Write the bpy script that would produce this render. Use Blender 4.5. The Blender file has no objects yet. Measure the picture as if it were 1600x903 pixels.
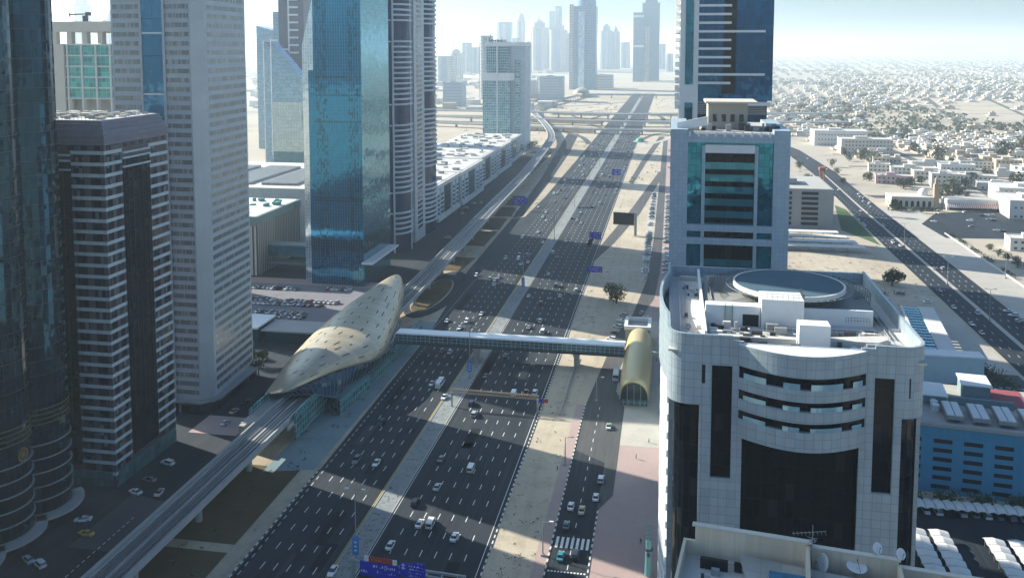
import bpy, math, random
from mathutils import Vector
random.seed(7)
S = bpy.context.scene
R = math.radians
# ------------------------------------------------------------------ camera
# world: the highway runs along +Y, the camera stands at (0,0,135) in a tower
F, PY, YH, H = 1400.0, 194.0, 75.0, 135.0
TH = math.atan((PY - YH) / F)
AL = math.atan(250 * math.cos(TH) / F)
cam = bpy.data.cameras.new('camera'); co = bpy.data.objects.new('camera', cam)
S.collection.objects.link(co); S.camera = co
co.location = (0, 0, H); co.rotation_euler = (R(90) - TH, 0, AL)
cam.sensor_width = 36; cam.lens = F / 1600 * 36; cam.shift_y = -(451.5 - PY) / 1600
cam.clip_start = 1; cam.clip_end = 60000
# ------------------------------------------------------------------ sky, sun, exposure
SUN_EL, SUN_X, SUN_Y = 27.0, -0.934, 0.356
w = bpy.data.worlds.new('World'); S.world = w; w.use_nodes = True
wn = w.node_tree; sky = wn.nodes.new('ShaderNodeTexSky'); sky.sky_type = 'NISHITA'
sky.sun_disc = False; sky.sun_elevation = R(SUN_EL); sky.sun_rotation = math.atan2(SUN_X, SUN_Y)
sky.air_density = 1.0; sky.dust_density = 2.4; sky.ozone_density = 3.0; sky.altitude = 0
bg = wn.nodes['Background']; bg.inputs['Strength'].default_value = 0.085
tint = wn.nodes.new('ShaderNodeVectorMath'); tint.operation = 'MULTIPLY'; tint.inputs[1].default_value = (.74, .97, 1.13)
wn.links.new(sky.outputs[0], tint.inputs[0]); wn.links.new(tint.outputs[0], bg.inputs['Color'])
sl = bpy.data.lights.new('sun', 'SUN'); so = bpy.data.objects.new('sun', sl); S.collection.objects.link(so)
sl.energy = 4.9; sl.angle = R(0.5); sl.color = (1.0, 0.95, 0.85)
so.rotation_euler = Vector((SUN_X * math.cos(R(SUN_EL)), SUN_Y * math.cos(R(SUN_EL)), math.sin(R(SUN_EL)))).to_track_quat('Z', 'Y').to_euler()
so.location = (-300, 100, 500)
S.view_settings.view_transform = 'Standard'; S.view_settings.look = 'None'
S.view_settings.exposure = 1.15; S.view_settings.gamma = 1
S.cycles.max_bounces = 6; S.cycles.volume_bounces = 2; S.cycles.glossy_bounces = 3; S.cycles.diffuse_bounces = 2
S.cycles.transparent_max_bounces = 4; S.cycles.caustics_reflective = False

# ------------------------------------------------------------------ helpers
def ray(u, v):
    a = (u - 800) / F; b = -(v - PY) / F
    y = math.cos(TH) + b * math.sin(TH); z = -math.sin(TH) + b * math.cos(TH)
    return a * math.cos(AL) - y * math.sin(AL), a * math.sin(AL) + y * math.cos(AL), z
def at(u, v, z=0.0):
    """point of the world at height z that the photograph shows at pixel (u, v)"""
    r = ray(u, v); t = (z - H) / r[2]
    return r[0] * t, r[1] * t
class MB:
    def __init__(s): s.v = []; s.f = []; s.m = []; s.sm = []
    def face(s, pts, m=0, sm=False):
        n = len(s.v); s.v += [tuple(p) for p in pts]; s.f.append(tuple(range(n, n + len(pts)))); s.m.append(m); s.sm.append(sm)
    def mesh(s, vs, fs, m=0, sm=False):
        n = len(s.v); s.v += [tuple(p) for p in vs]
        for f in fs: s.f.append(tuple(i + n for i in f)); s.m.append(m); s.sm.append(sm)
    def box(s, x0, x1, y0, y1, z0, z1, m=0):
        s.prism([(x0, y0), (x1, y0), (x1, y1), (x0, y1)], z0, z1, m)
    def prism(s, pl, z0, z1, m=0, mt=None, sm=False, z1s=None, cap=True):
        n = len(pl); z1s = z1s or [z1] * n
        vs = [(x, y, z0) for x, y in pl] + [(p[0], p[1], z1s[i]) for i, p in enumerate(pl)]
        s.mesh(vs, [(i, (i + 1) % n, n + (i + 1) % n, n + i) for i in range(n)], m, sm)
        if cap:
            s.face(vs[n:], m if mt is None else mt); s.face(vs[:n][::-1], m if mt is None else mt)
    def tube(s, a, b, r, r2=None, n=6, m=0, cap=True):
        a = Vector(a); b = Vector(b); d = (b - a).normalized(); r2 = r if r2 is None else r2
        p = d.orthogonal().normalized(); q = d.cross(p)
        vs = [a + (p * math.cos(t) + q * math.sin(t)) * r for t in [2 * math.pi * i / n for i in range(n)]]
        vs += [b + (p * math.cos(t) + q * math.sin(t)) * r2 for t in [2 * math.pi * i / n for i in range(n)]]
        s.mesh(vs, [(i, (i + 1) % n, n + (i + 1) % n, n + i) for i in range(n)], m, True)
        if cap: s.face(vs[n:], m); s.face(vs[:n][::-1], m)
    def ring(s, pl, off, z0, z1, m=0, closed=True):
        """a band that follows the open or closed plan line pl, off metres outwards (to the right of its direction)"""
        o = offset(pl, off, closed); n = len(pl); k = n if closed else n - 1
        for i in range(k):
            j = (i + 1) % n
            a, b, c, d = o[i], o[j], pl[j], pl[i]
            s.face([(a[0], a[1], z0), (b[0], b[1], z0), (b[0], b[1], z1), (a[0], a[1], z1)], m)
            s.face([(a[0], a[1], z1), (b[0], b[1], z1), (c[0], c[1], z1), (d[0], d[1], z1)], m)
            s.face([(a[0], a[1], z0), (d[0], d[1], z0), (c[0], c[1], z0), (b[0], b[1], z0)], m)
        if not closed:
            for i in (0, n - 1):
                a, d = o[i], pl[i]
                s.face([(a[0], a[1], z0), (a[0], a[1], z1), (d[0], d[1], z1), (d[0], d[1], z0)], m)
    def build(s, name, mats, parent=None, **props):
        me = bpy.data.meshes.new(name); me.from_pydata(s.v, [], s.f)
        for m in (mats if isinstance(mats, (list, tuple)) else [mats]): me.materials.append(m)
        me.polygons.foreach_set('material_index', s.m); me.polygons.foreach_set('use_smooth', s.sm); me.update()
        o = bpy.data.objects.new(name, me); S.collection.objects.link(o)
        if parent: o.parent = parent
        for k, v in props.items(): o[k] = v
        return o
def build_each(b, name, mats, parent):
    """every box of b becomes a part of its own"""
    for k in range(0, len(b.v), 16):
        q = MB(); q.v = b.v[k:k + 16]; i0 = k // 16 * 6; ms = mats if isinstance(mats, (list, tuple)) else [mats]
        q.f = [tuple(i - k for i in f) for f in b.f[i0:i0 + 6]]; q.m = [0] * 6; q.sm = [False] * 6; q.build(name, ms[b.m[i0]], parent)
def offset(pl, off, closed=True):
    n = len(pl); out = []
    for i in range(n):
        p = Vector(pl[i]).to_2d(); a = Vector(pl[i - 1]).to_2d() if (closed or i) else None
        b = Vector(pl[(i + 1) % n]).to_2d() if (closed or i < n - 1) else None
        ns = []
        if a is not None and (p - a).length > 1e-6: d = (p - a).normalized(); ns.append(Vector((d.y, -d.x)))
        if b is not None and (b - p).length > 1e-6: d = (b - p).normalized(); ns.append(Vector((d.y, -d.x)))
        t = sum(ns, Vector((0, 0))); t = t.normalized(); k = 1 / max(0.35, t.dot(ns[0]))
        out.append((p.x + t.x * off * k, p.y + t.y * off * k))
    return out
def arc(cx, cy, rx, ry, a0, a1, n=8):
    return [(cx + rx * math.cos(R(a0 + (a1 - a0) * i / n)), cy + ry * math.sin(R(a0 + (a1 - a0) * i / n))) for i in range(n + 1)]
def thing(name, label, cat, loc=(0, 0, 0), rz=0, group=None):
    o = bpy.data.objects.new(name, None); S.collection.objects.link(o); o.empty_display_size = 2
    o.location = loc; o.rotation_euler = (0, 0, rz); o['label'] = label; o['category'] = cat
    if group: o['group'] = group
    return o
def dup(root, loc, rz=0, label=None, group=None, scale=None):
    r = root.copy(); S.collection.objects.link(r); r.location = loc; r.rotation_euler = (0, 0, rz)
    if label: r['label'] = label
    if group: r['group'] = group
    if scale: r.scale = scale
    for ch in root.children:
        c = ch.copy(); S.collection.objects.link(c); c.parent = r
        for g in ch.children:
            d = g.copy(); S.collection.objects.link(d); d.parent = c
    return r
def sheet(name, pts, z, m):
    b = MB(); b.face([(p[0], p[1], z) for p in pts]); o = b.build(name, m); o['kind'] = 'structure'; return o
# ------------------------------------------------------------------ materials
class N:
    def __init__(s, name):
        s.m = bpy.data.materials.new(name); s.m.use_nodes = True; s.t = s.m.node_tree
        s.b = s.t.nodes['Principled BSDF']
    def node(s, ty, **kw):
        n = s.t.nodes.new(ty)
        for k, v in kw.items(): setattr(n, k, v)
        return n
    def link(s, a, b): s.t.links.new(a, b)
    def put(s, sock, v):
        if isinstance(v, bpy.types.NodeSocket): s.link(v, sock)
        else: sock.default_value = v
    def ma(s, op, a, b=None, c=None):
        n = s.node('ShaderNodeMath', operation=op); s.put(n.inputs[0], a)
        if b is not None: s.put(n.inputs[1], b)
        if c is not None: s.put(n.inputs[2], c)
        return n.outputs[0]
    def mix(s, f, a, b):
        n = s.node('ShaderNodeMix', data_type='RGBA'); s.put(n.inputs[0], f)
        s.put(n.inputs[6], a if isinstance(a, bpy.types.NodeSocket) else (*a, 1)); s.put(n.inputs[7], b if isinstance(b, bpy.types.NodeSocket) else (*b, 1))
        return n.outputs[2]
    def noise(s, scale, vec=None, detail=3, rough=.6):
        n = s.node('ShaderNodeTexNoise'); n.inputs['Scale'].default_value = scale; n.inputs['Detail'].default_value = detail; n.inputs['Roughness'].default_value = rough
        if vec is None:
            vec = s.node('ShaderNodeTexCoord').outputs['Object']
        s.link(vec, n.inputs['Vector']); return n.outputs[0]
    def ramp(s, v, a, b):
        n = s.node('ShaderNodeMapRange'); s.put(n.inputs[0], v); n.inputs[1].default_value = a; n.inputs[2].default_value = b; return n.outputs[0]
    def scale(s, col, f):
        n = s.node('ShaderNodeVectorMath', operation='SCALE')
        if isinstance(col, bpy.types.NodeSocket): s.link(col, n.inputs[0])
        else: n.inputs[0].default_value = col
        s.put(n.inputs[3], f); return n.outputs[0]
    def facade(s):
        """u along the wall, z up the wall, in the thing's own metres"""
        tc = s.node('ShaderNodeTexCoord'); p = s.node('ShaderNodeSeparateXYZ'); s.link(tc.outputs['Object'], p.inputs[0])
        q = s.node('ShaderNodeSeparateXYZ'); s.link(tc.outputs['Normal'], q.inputs[0])
        k = s.ma('GREATER_THAN', s.ma('ABSOLUTE', q.outputs[0]), s.ma('ABSOLUTE', q.outputs[1]))
        u = s.ma('ADD', s.ma('MULTIPLY', p.outputs[1], k), s.ma('MULTIPLY', p.outputs[0], s.ma('SUBTRACT', 1.0, k)))
        up = s.ma('GREATER_THAN', s.ma('ABSOLUTE', q.outputs[2]), 0.8)
        return u, s.ma('ADD', s.ma('MULTIPLY', p.outputs[2], s.ma('SUBTRACT', 1.0, up)), s.ma('MULTIPLY', p.outputs[1], up)), tc
    def cell(s, u, v, pw, ph, ou=0.0, ov=0.0):
        a = s.ma('DIVIDE', s.ma('ADD', u, ou), pw); b = s.ma('DIVIDE', s.ma('ADD', v, ov), ph)
        c = s.node('ShaderNodeCombineXYZ'); s.link(s.ma('FLOOR', a), c.inputs[0]); s.link(s.ma('FLOOR', b), c.inputs[1])
        wn_ = s.node('ShaderNodeTexWhiteNoise'); s.link(c.outputs[0], wn_.inputs['Vector'])
        return s.ma('FRACT', a), s.ma('FRACT', b), wn_.outputs['Value'], wn_.outputs['Color']
    def edge(s, f, wd):
        return s.ma('LESS_THAN', f, wd)
def plain(name, col, rough=.75, metal=0, var=.12, sc=.3, spec=.3, streak=False):
    n = N(name); f = n.noise(sc, detail=5)
    f2 = n.ma('ADD', 1 - var, n.ma('MULTIPLY', f, 2 * var))
    n.link(n.scale(col, f2), n.b.inputs['Base Color'])
    n.b.inputs['Roughness'].default_value = rough; n.b.inputs['Metallic'].default_value = metal
    n.b.inputs['Specular IOR Level'].default_value = spec
    return n.m
def panel(name, col, pw, ph, jw=.06, jcol=.45, var=.07, rough=.5, metal=0, spec=.4, ov=0.0, streak=.22):
    n = N(name); u, v, tc = n.facade(); fu, fv, rv, _ = n.cell(u, v, pw, ph, 0, ov)
    j = n.ma('MAXIMUM', n.edge(fu, jw / pw), n.edge(fv, jw / ph))
    dirt = n.noise(.12, tc.outputs['Object'], 4)
    k = n.ma('MULTIPLY', n.ma('ADD', 1 - var, n.ma('MULTIPLY', rv, 2 * var)), n.ma('ADD', .86, n.ma('MULTIPLY', dirt, .28)))
    cv = n.node('ShaderNodeCombineXYZ'); n.link(n.ma('MULTIPLY', u, .9), cv.inputs[0]); n.link(n.ma('MULTIPLY', v, .035), cv.inputs[1])
    k = n.ma('MULTIPLY', k, n.ma('ADD', 1 - streak / 2, n.ma('MULTIPLY', n.noise(1.0, cv.outputs[0], 4), streak)))
    k = n.ma('MULTIPLY', k, n.ma('SUBTRACT', 1.0, n.ma('MULTIPLY', j, 1 - jcol)))
    n.link(n.scale(col, k), n.b.inputs['Base Color'])
    n.b.inputs['Roughness'].default_value = rough; n.b.inputs['Metallic'].default_value = metal; n.b.inputs['Specular IOR Level'].default_value = spec
    return n.m
def glass(name, col, pw=1.5, ph=3.5, metal=.75, rough=.07, fcol=None, fw=.1, fh=None, var=.35, tilt=.012, wav=.01, blinds=0, bcol=(.3, .34, .34), ov=0.0, spec=.5):
    """coated facade glass; every pane a little off true and of its own tone, fcol = mullions between panes"""
    n = N(name); u, v, tc = n.facade(); fu, fv, rv, rc = n.cell(u, v, pw, ph, 0, ov)
    k = n.ma('ADD', 1 - var, n.ma('MULTIPLY', rv, 2 * var)); c = n.scale(col, k)
    mt = metal
    if blinds:
        bl = n.ma('GREATER_THAN', rv, 1 - blinds); c = n.mix(bl, c, bcol); mt = n.ma('MULTIPLY', metal, n.ma('SUBTRACT', 1.0, n.ma('MULTIPLY', bl, .7)))
    rg = rough
    if fcol:
        j = n.ma('MAXIMUM', n.edge(fu, fw / pw), n.edge(fv, (fh if fh is not None else fw) / ph)); c = n.mix(j, c, fcol)
        mt = n.ma('MULTIPLY', mt, n.ma('SUBTRACT', 1.0, j)); rg = n.ma('ADD', rough, n.ma('MULTIPLY', j, .4))
    n.link(c, n.b.inputs['Base Color']); n.put(n.b.inputs['Metallic'], mt); n.put(n.b.inputs['Roughness'], rg); n.b.inputs['Specular IOR Level'].default_value = spec
    g = n.node('ShaderNodeNewGeometry'); a = n.node('ShaderNodeVectorMath', operation='SUBTRACT'); n.link(rc, a.inputs[0]); a.inputs[1].default_value = (.5, .5, .5)
    nz = n.node('ShaderNodeTexNoise'); nz.inputs['Scale'].default_value = .35; nz.inputs['Detail'].default_value = 1; n.link(tc.outputs['Object'], nz.inputs['Vector'])
    a2 = n.node('ShaderNodeVectorMath', operation='SUBTRACT'); n.link(nz.outputs['Color'], a2.inputs[0]); a2.inputs[1].default_value = (.5, .5, .5)
    s1 = n.scale(a.outputs[0], tilt * 2); s2 = n.scale(a2.outputs[0], wav * 4)
    ad = n.node('ShaderNodeVectorMath', operation='ADD'); n.link(s1, ad.inputs[0]); n.link(s2, ad.inputs[1])
    ad2 = n.node('ShaderNodeVectorMath', operation='ADD'); n.link(ad.outputs[0], ad2.inputs[0]); n.link(g.outputs['Normal'], ad2.inputs[1])
    no = n.node('ShaderNodeVectorMath', operation='NORMALIZE'); n.link(ad2.outputs[0], no.inputs[0]); n.link(no.outputs[0], n.b.inputs['Normal'])
    return n.m
def ground_mat(name, cols, sc=(.01, .15, 2.0), rough=.95, speck=None):
    n = N(name); f = n.noise(sc[0], detail=6); g = n.noise(sc[1], detail=6, rough=.7); h = n.noise(sc[2], detail=2)
    c = n.mix(n.ramp(f, .35, .65), cols[0], cols[1]); c = n.mix(n.ma('MULTIPLY', n.ramp(g, .5, .72), .75), c, cols[2])
    c = n.scale(c, n.ma('ADD', .8, n.ma('MULTIPLY', h, .4)))
    if speck:
        vo = n.noise(speck[0], detail=1); c = n.mix(n.ma('MULTIPLY', n.ramp(vo, .62, .68), speck[2]), c, speck[1])
    n.link(c, n.b.inputs['Base Color']); n.b.inputs['Roughness'].default_value = rough; n.b.inputs['Specular IOR Level'].default_value = .15
    return n.m
def stripe_mat(name, c1, c2, period, axis=1, duty=.5):
    n = N(name); p = n.node('ShaderNodeSeparateXYZ'); n.link(n.node('ShaderNodeTexCoord').outputs['Object'], p.inputs[0])
    f = n.ma('LESS_THAN', n.ma('FRACT', n.ma('DIVIDE', p.outputs[axis], period)), duty)
    n.link(n.mix(f, c1, c2), n.b.inputs['Base Color']); n.b.inputs['Roughness'].default_value = .7; return n.m
M = {}
M['white'] = plain('white_render', (.72, .72, .69), .6)
M['cream'] = plain('cream_render', (.55, .50, .42), .8, var=.1, sc=.2)
M['pale'] = plain('pale_render', (.62, .60, .55), .8, var=.12)
M['roofgrey'] = plain('roof_screed', (.40, .39, .35), .9, var=.22, sc=.25)
M['roofpale'] = plain('pale_roof_screed', (.52, .50, .45), .9, var=.2, sc=.2)
M['concrete'] = plain('concrete', (.34, .34, .32), .85, var=.15, sc=.2)
M['darkmetal'] = plain('dark_metal', (.06, .065, .07), .5, .4)
M['steel'] = plain('painted_steel', (.30, .32, .32), .5, .3)
M['greensteel'] = plain('green_painted_steel', (.06, .20, .19), .5, .2)
M['black'] = plain('black_void', (.012, .014, .016), .6)
M['rubber'] = plain('rubber', (.02, .02, .02), .8)
M['paintwhite'] = plain('road_paint_white', (.70, .70, .66), .7, var=.2, sc=1.5)
M['paintyellow'] = plain('road_paint_yellow', (.62, .48, .12), .7, var=.2, sc=1.5)
M['asphalt'] = ground_mat('asphalt', ((.020, .026, .031), (.027, .033, .038), (.037, .042, .046)), (.02, .08, 3.0))
M['asphaltold'] = ground_mat('worn_asphalt', ((.075, .075, .073), (.095, .093, .088), (.12, .115, .105)), (.03, .1, 3.0))
M['sand'] = ground_mat('sand', ((.44, .37, .27), (.50, .43, .32), (.36, .30, .22)), (.01, .06, 1.0))
M['verge'] = ground_mat('sandy_verge', ((.42, .35, .25), (.46, .39, .28), (.33, .28, .21)), (.03, .12, 1.2))
M['paver'] = ground_mat('pink_pavers', ((.36, .27, .245), (.40, .30, .27), (.42, .35, .30)), (.012, .05, 2.5))
def worn_road(name, cols):
    """asphalt with tyre-worn streaks along the lanes, patches and drips"""
    n = N(name); tc = n.node('ShaderNodeTexCoord').outputs['Object']
    mp = n.node('ShaderNodeMapping'); n.link(tc, mp.inputs['Vector']); mp.inputs['Scale'].default_value = (.85, .012, 1)
    st = n.noise(1.0, mp.outputs[0], 4, .65); mp2 = n.node('ShaderNodeMapping'); n.link(tc, mp2.inputs['Vector']); mp2.inputs['Scale'].default_value = (.12, .018, 1)
    pa = n.noise(1.0, mp2.outputs[0], 5, .7); sp = n.noise(.9, tc, 3); fi = n.noise(4.0, tc, 2)
    c = n.mix(n.ramp(pa, .38, .62), cols[0], cols[1]); c = n.mix(n.ma('MULTIPLY', n.ramp(st, .5, .75), .75), c, cols[2])
    c = n.scale(c, n.ma('ADD', .72, n.ma('MULTIPLY', fi, .5))); c = n.scale(c, n.ma('SUBTRACT', 1.0, n.ma('MULTIPLY', n.ramp(sp, .66, .72), .45)))
    n.link(c, n.b.inputs['Base Color']); n.b.inputs['Roughness'].default_value = .85; n.b.inputs['Specular IOR Level'].default_value = .3
    return n.m
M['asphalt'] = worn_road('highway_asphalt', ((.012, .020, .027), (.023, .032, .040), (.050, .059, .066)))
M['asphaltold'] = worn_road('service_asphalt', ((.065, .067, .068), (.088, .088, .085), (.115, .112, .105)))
def tracked_sand(name, cols):
    n = N(name); tc = n.node('ShaderNodeTexCoord').outputs['Object']
    w = n.node('ShaderNodeTexWave'); w.inputs['Scale'].default_value = .045; w.inputs['Distortion'].default_value = 22; w.inputs['Detail'].default_value = 3; w.inputs['Detail Scale'].default_value = .35
    mp = n.node('ShaderNodeMapping'); n.link(tc, mp.inputs['Vector']); mp.inputs['Scale'].default_value = (1, .22, 1); n.link(mp.outputs[0], w.inputs['Vector'])
    a = n.noise(.025, tc, 6); b = n.noise(.16, tc, 6, .75); h = n.noise(1.6, tc, 3); sp = n.noise(.42, tc, 5, .8)
    c = n.mix(n.ramp(a, .38, .62), cols[0], cols[1]); c = n.mix(n.ma('MULTIPLY', n.ramp(b, .48, .70), .8), c, cols[2])
    c = n.scale(c, n.ma('SUBTRACT', 1.0, n.ma('MULTIPLY', n.ramp(w.outputs['Fac'], .86, .99), .07)))
    c = n.mix(n.ma('MULTIPLY', n.ramp(sp, .66, .72), .6), c, (.12, .11, .075)); c = n.scale(c, n.ma('ADD', .82, n.ma('MULTIPLY', h, .36)))
    n.link(c, n.b.inputs['Base Color']); n.b.inputs['Roughness'].default_value = .95; n.b.inputs['Specular IOR Level'].default_value = .1
    return n.m
M['sand'] = tracked_sand('tracked_sand', ((.42, .36, .27), (.50, .43, .33), (.33, .29, .22)))
M['verge'] = tracked_sand('tracked_verge', ((.38, .32, .235), (.45, .385, .28), (.27, .235, .175)))
M['paleconc'] = ground_mat('pale_paving', ((.40, .37, .32), (.46, .43, .37), (.33, .31, .28)), (.015, .07, 1.5))
M['brown'] = ground_mat('dry_grass_earth', ((.075, .055, .030), (.12, .088, .045), (.05, .047, .025)), (.04, .2, 2.0))
M['medianmat'] = ground_mat('median_gravel', ((.22, .245, .24), (.27, .29, .275), (.15, .175, .17)), (.05, .3, 2.0), speck=(.8, (.05, .06, .05), .8))
M['grassmat'] = ground_mat('lawn', ((.07, .12, .05), (.09, .14, .06), (.12, .13, .07)), (.03, .1, 2.0))
M['tealpave'] = ground_mat('station_paving', ((.17, .24, .25), (.22, .29, .29), (.13, .19, .20)), (.03, .08, 1.0))
M['kerb'] = stripe_mat('painted_kerb', (.60, .60, .56), (.04, .04, .04), 3.0)
def leafmat(name, c1, c2):
    n = N(name); oi = n.node('ShaderNodeObjectInfo'); f = n.noise(.9, detail=2)
    c = n.mix(n.ramp(f, .35, .65), c1, c2); c = n.scale(c, n.ma('ADD', .75, n.ma('MULTIPLY', oi.outputs['Random'], .5)))
    n.link(c, n.b.inputs['Base Color']); n.b.inputs['Roughness'].default_value = .7; n.b.inputs['Specular IOR Level'].default_value = .2; return n.m
M['leaf'] = leafmat('leaf', (.035, .055, .022), (.075, .095, .04))
M['dryleaf'] = leafmat('dusty_leaf', (.06, .07, .04), (.11, .11, .065))
M['bark'] = plain('bark', (.10, .075, .05), .9)
# ------------------------------------------------------------------ haze
hz = MB(); hz.box(-21000, 21000, -2500, 31000, -1.0, 405)
n_ = N('haze_air'); n_.t.nodes.remove(n_.b); pv = n_.node('ShaderNodeVolumePrincipled')
pv.inputs['Color'].default_value = (.80, .93, 1.0, 1); pv.inputs['Density'].default_value = 0.000115; pv.inputs['Anisotropy'].default_value = .4
n_.link(pv.outputs[0], n_.t.nodes['Material Output'].inputs['Volume'])
ho = hz.build('haze', n_.m); ho['kind'] = 'stuff'
# ================================================================== ground and roads
n = N('desert_ground'); P_ = n.node('ShaderNodeTexCoord').outputs['Object']
a = n.noise(.0012, P_, 6); b_ = n.noise(.006, P_, 6, .7); c_ = n.noise(.03, P_, 5, .7); d_ = n.noise(.6, P_, 2)
col = n.mix(n.ramp(a, .42, .6), (.46, .39, .29), (.40, .36, .30)); col = n.mix(n.ma('MULTIPLY', n.ramp(b_, .5, .66), .7), col, (.31, .27, .21))
col = n.mix(n.ma('MULTIPLY', n.ramp(c_, .56, .66), .55), col, (.19, .18, .13)); col = n.scale(col, n.ma('ADD', .85, n.ma('MULTIPLY', d_, .3)))
n.link(col, n.b.inputs['Base Color']); n.b.inputs['Roughness'].default_value = .95; n.b.inputs['Specular IOR Level'].default_value = .1
sheet('ground', [(-20000, -2000), (20000, -2000), (20000, 30000), (-20000, 30000)], 0, n.m)
# left street and plots
sheet('street_asphalt', [(-340, -100), (-124, -100), (-124, 1150), (-176, 1150), (-340, 420)], .02, M['asphalt'])
sheet('car_park_surface', [(-300, 398), (-157, 398), (-157, 474), (-300, 474)], .05, ground_mat('car_park_paving', ((.19, .185, .20), (.22, .21, .22), (.16, .16, .17))))
sheet('street_paving', [(-300, 474.05), (-145, 474.05), (-145, 486), (-300, 486)], .05, M['paver'])
sheet('street_pavement', [(-166, 281), (-148, 281), (-148, 296), (-166, 296)], .06, M['paver'])
sheet('forecourt', [(-159.5, 208), (-137, 208), (-137, 232), (-159.5, 238)], .06, M['asphaltold'])
sheet('back_plot', [(-420, 600), (-210, 600), (-210, 1100), (-420, 1100)], .03, M['sand'])
# verge below the railway
sheet('verge', [(-150, -100), (-109.3, -100), (-109.3, 2500), (-185, 2500), (-150, 1100), (-139, 600), (-139, 200)], .04, M['verge'])
for i, (y0, y1) in enumerate(((150, 213), (217, 262), (520, 556), (590, 640), (646, 692), (698, 742), (748, 800))):
    sheet('dry_grass_bed', [(-137, y0), (-115.5, y0), (-115.5 if y0 < 400 else -124.5, y1), (-137 if y0 < 400 else -139, y1)] if y0 < 400 else
          [(-140, y0), (-124.5, y0), (-124.5 - (y0 - 580) * .03, y1), (-141, y1)], .06, M['brown'])
ov = [(-127.5 + 7.5 * math.cos(t), 468 + 34 * math.sin(t)) for t in [i * math.pi / 12 for i in range(24)]]
ring = [(-126 + 13 * math.cos(t), 472 + 48 * math.sin(t)) for t in [i * math.pi / 12 for i in range(24)]]
sheet('loop_road', ring, .06, M['asphalt'])
sheet('grass_island', [(x + (x + 127.5) * .12, y) for x, y in ov], .08, M['verge'])
sheet('dry_grass_island', ov, .10, M['brown'])
sheet('station_forecourt', [(-127, 258), (-111.2, 262), (-111.2, 420), (-121, 420), (-127, 400)], .07, M['tealpave'])
# the highway
sheet('left_carriageway', [(-109.3, -200), (-109.3, 260), (-111, 400), (-120, 520), (-123, 690), (-114, 700), (-111.5, 800), (-111.5, 2700), (-84.3, 2700), (-84.3, -200)], .10, M['asphalt'])
sheet('slip_road', [(-123.2, 692), (-131, 900), (-145, 1135), (-160, 1400), (-142, 1400), (-128, 1135), (-120, 900), (-116, 702)], .10, M['asphalt'])
sheet('right_carriageway', [(-78.6, -200), (-46.6, -200), (-46.6, 2700), (-78.6, 2700)], .10, M['asphalt'])
sheet('median', [(-84.3, -200), (-78.6, -200), (-78.6, 2700), (-84.3, 2700)], .14, M['medianmat'])
for x in (-84.55, -78.35): b = MB(); b.box(x - .2, x + .2, -200, 2700, 0, .3); b.build('median_kerb', M['concrete'], kind='structure')
# sandy strip, service road, pavement
sheet('sand_strip', [(-46.6, -200), (-34.6, -200), (-33.6, 345), (-24, 430), (-10, 560), (-10, 620), (-46.6, 575)], .06, M['sand'])
sheet('sand_strip_beyond', [(-46.6, 575.2), (-10, 620.2), (-9, 2500), (-46.6, 2500)], .06, M['sand'])
sheet('footpath', [(-34.6, -200), (-30.6, -200), (-30.0, 330), (-33.6, 330)], .10, M['paver'])
sr = [(-30.2, -200), (-30.2, 330), (-24, 415), (-17.6, 450), (-12.4, 520), (-10.6, 640), (-10.4, 1350)]
srr = [(-19.6, -200), (-19.6, 370), (-14, 440), (-7.5, 480), (-5, 540), (-4.4, 640), (-4.2, 1350)]
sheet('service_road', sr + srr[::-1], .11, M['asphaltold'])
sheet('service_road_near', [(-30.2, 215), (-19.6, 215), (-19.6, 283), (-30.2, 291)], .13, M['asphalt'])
sheet('pavement', [(-19.6, -200), (3, -200), (3, 1400), (-4.2, 1350), (-4.4, 640), (-5, 540), (-7.5, 480), (-14, 440), (-19.6, 370)], .09, M['paver'])
sheet('pavement_light', [(-19.6, 297), (-.4, 297), (-.4, 440), (-13.8, 440), (-19.6, 370)], .12, M['paleconc'])
sheet('pavement_layby', [(-19.6, 252), (-15.6, 262), (-15.6, 330), (-19.6, 345)], .13, M['asphaltold'])
sheet('exit_ramp', [(-46.6, 560), (-46.6, 600), (-33, 735), (-12, 985), (-5, 985), (-24, 728), (-37.5, 615)], .12, M['asphaltold'])
sheet('link_road', [(-41, 900), (-34, 1080), (-17, 1380), (-9, 1380), (-27, 1075), (-36, 890)], .12, M['asphaltold'])
sheet('parking_lane', [(-17.5, 530), (-10.7, 530), (-10.7, 860), (-17.5, 860)], .10, M['paleconc'])
for x, y0, y1 in ((-46.35, -200, 560), (-109.6, -200, 262), (-30.4, -200, 330), (-19.4, -200, 252)):
    b = MB(); b.box(x - .2, x + .2, y0, y1, 0, .28); b.build('painted_kerb', M['kerb'], kind='structure')
b = MB(); b.box(-38.9, -38.5, 318, 380, 0, 1.0); b.build('low_wall', M['concrete'], label='low concrete wall on the sand beside the footbridge pier', category='wall')
# patched and resealed stretches of the carriageways
rp = random.Random(3); pa = MB(); pb = MB()
for i in range(60):
    s_ = rp.random() < .5; x = (-109 + rp.randint(0, 6) * 3.62) if s_ else (-76.6 + rp.randint(0, 6) * 4.1); y = 190 + rp.random() ** 1.6 * 800; wd = rp.choice((1.2, 3.4, 3.4)); L_ = rp.uniform(3, 34)
    (pa if rp.random() < .6 else pb).face([(x, y, .106), (x + wd, y, .106), (x + wd, y + L_, .106), (x, y + L_, .106)])
pa.build('asphalt_patch', ground_mat('fresh_asphalt', ((.013, .017, .02), (.018, .022, .026), (.024, .028, .03))), kind='structure'); pb.build('asphalt_patch', ground_mat('faded_asphalt', ((.048, .053, .056), (.058, .062, .064), (.07, .072, .072))), kind='structure')
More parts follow.
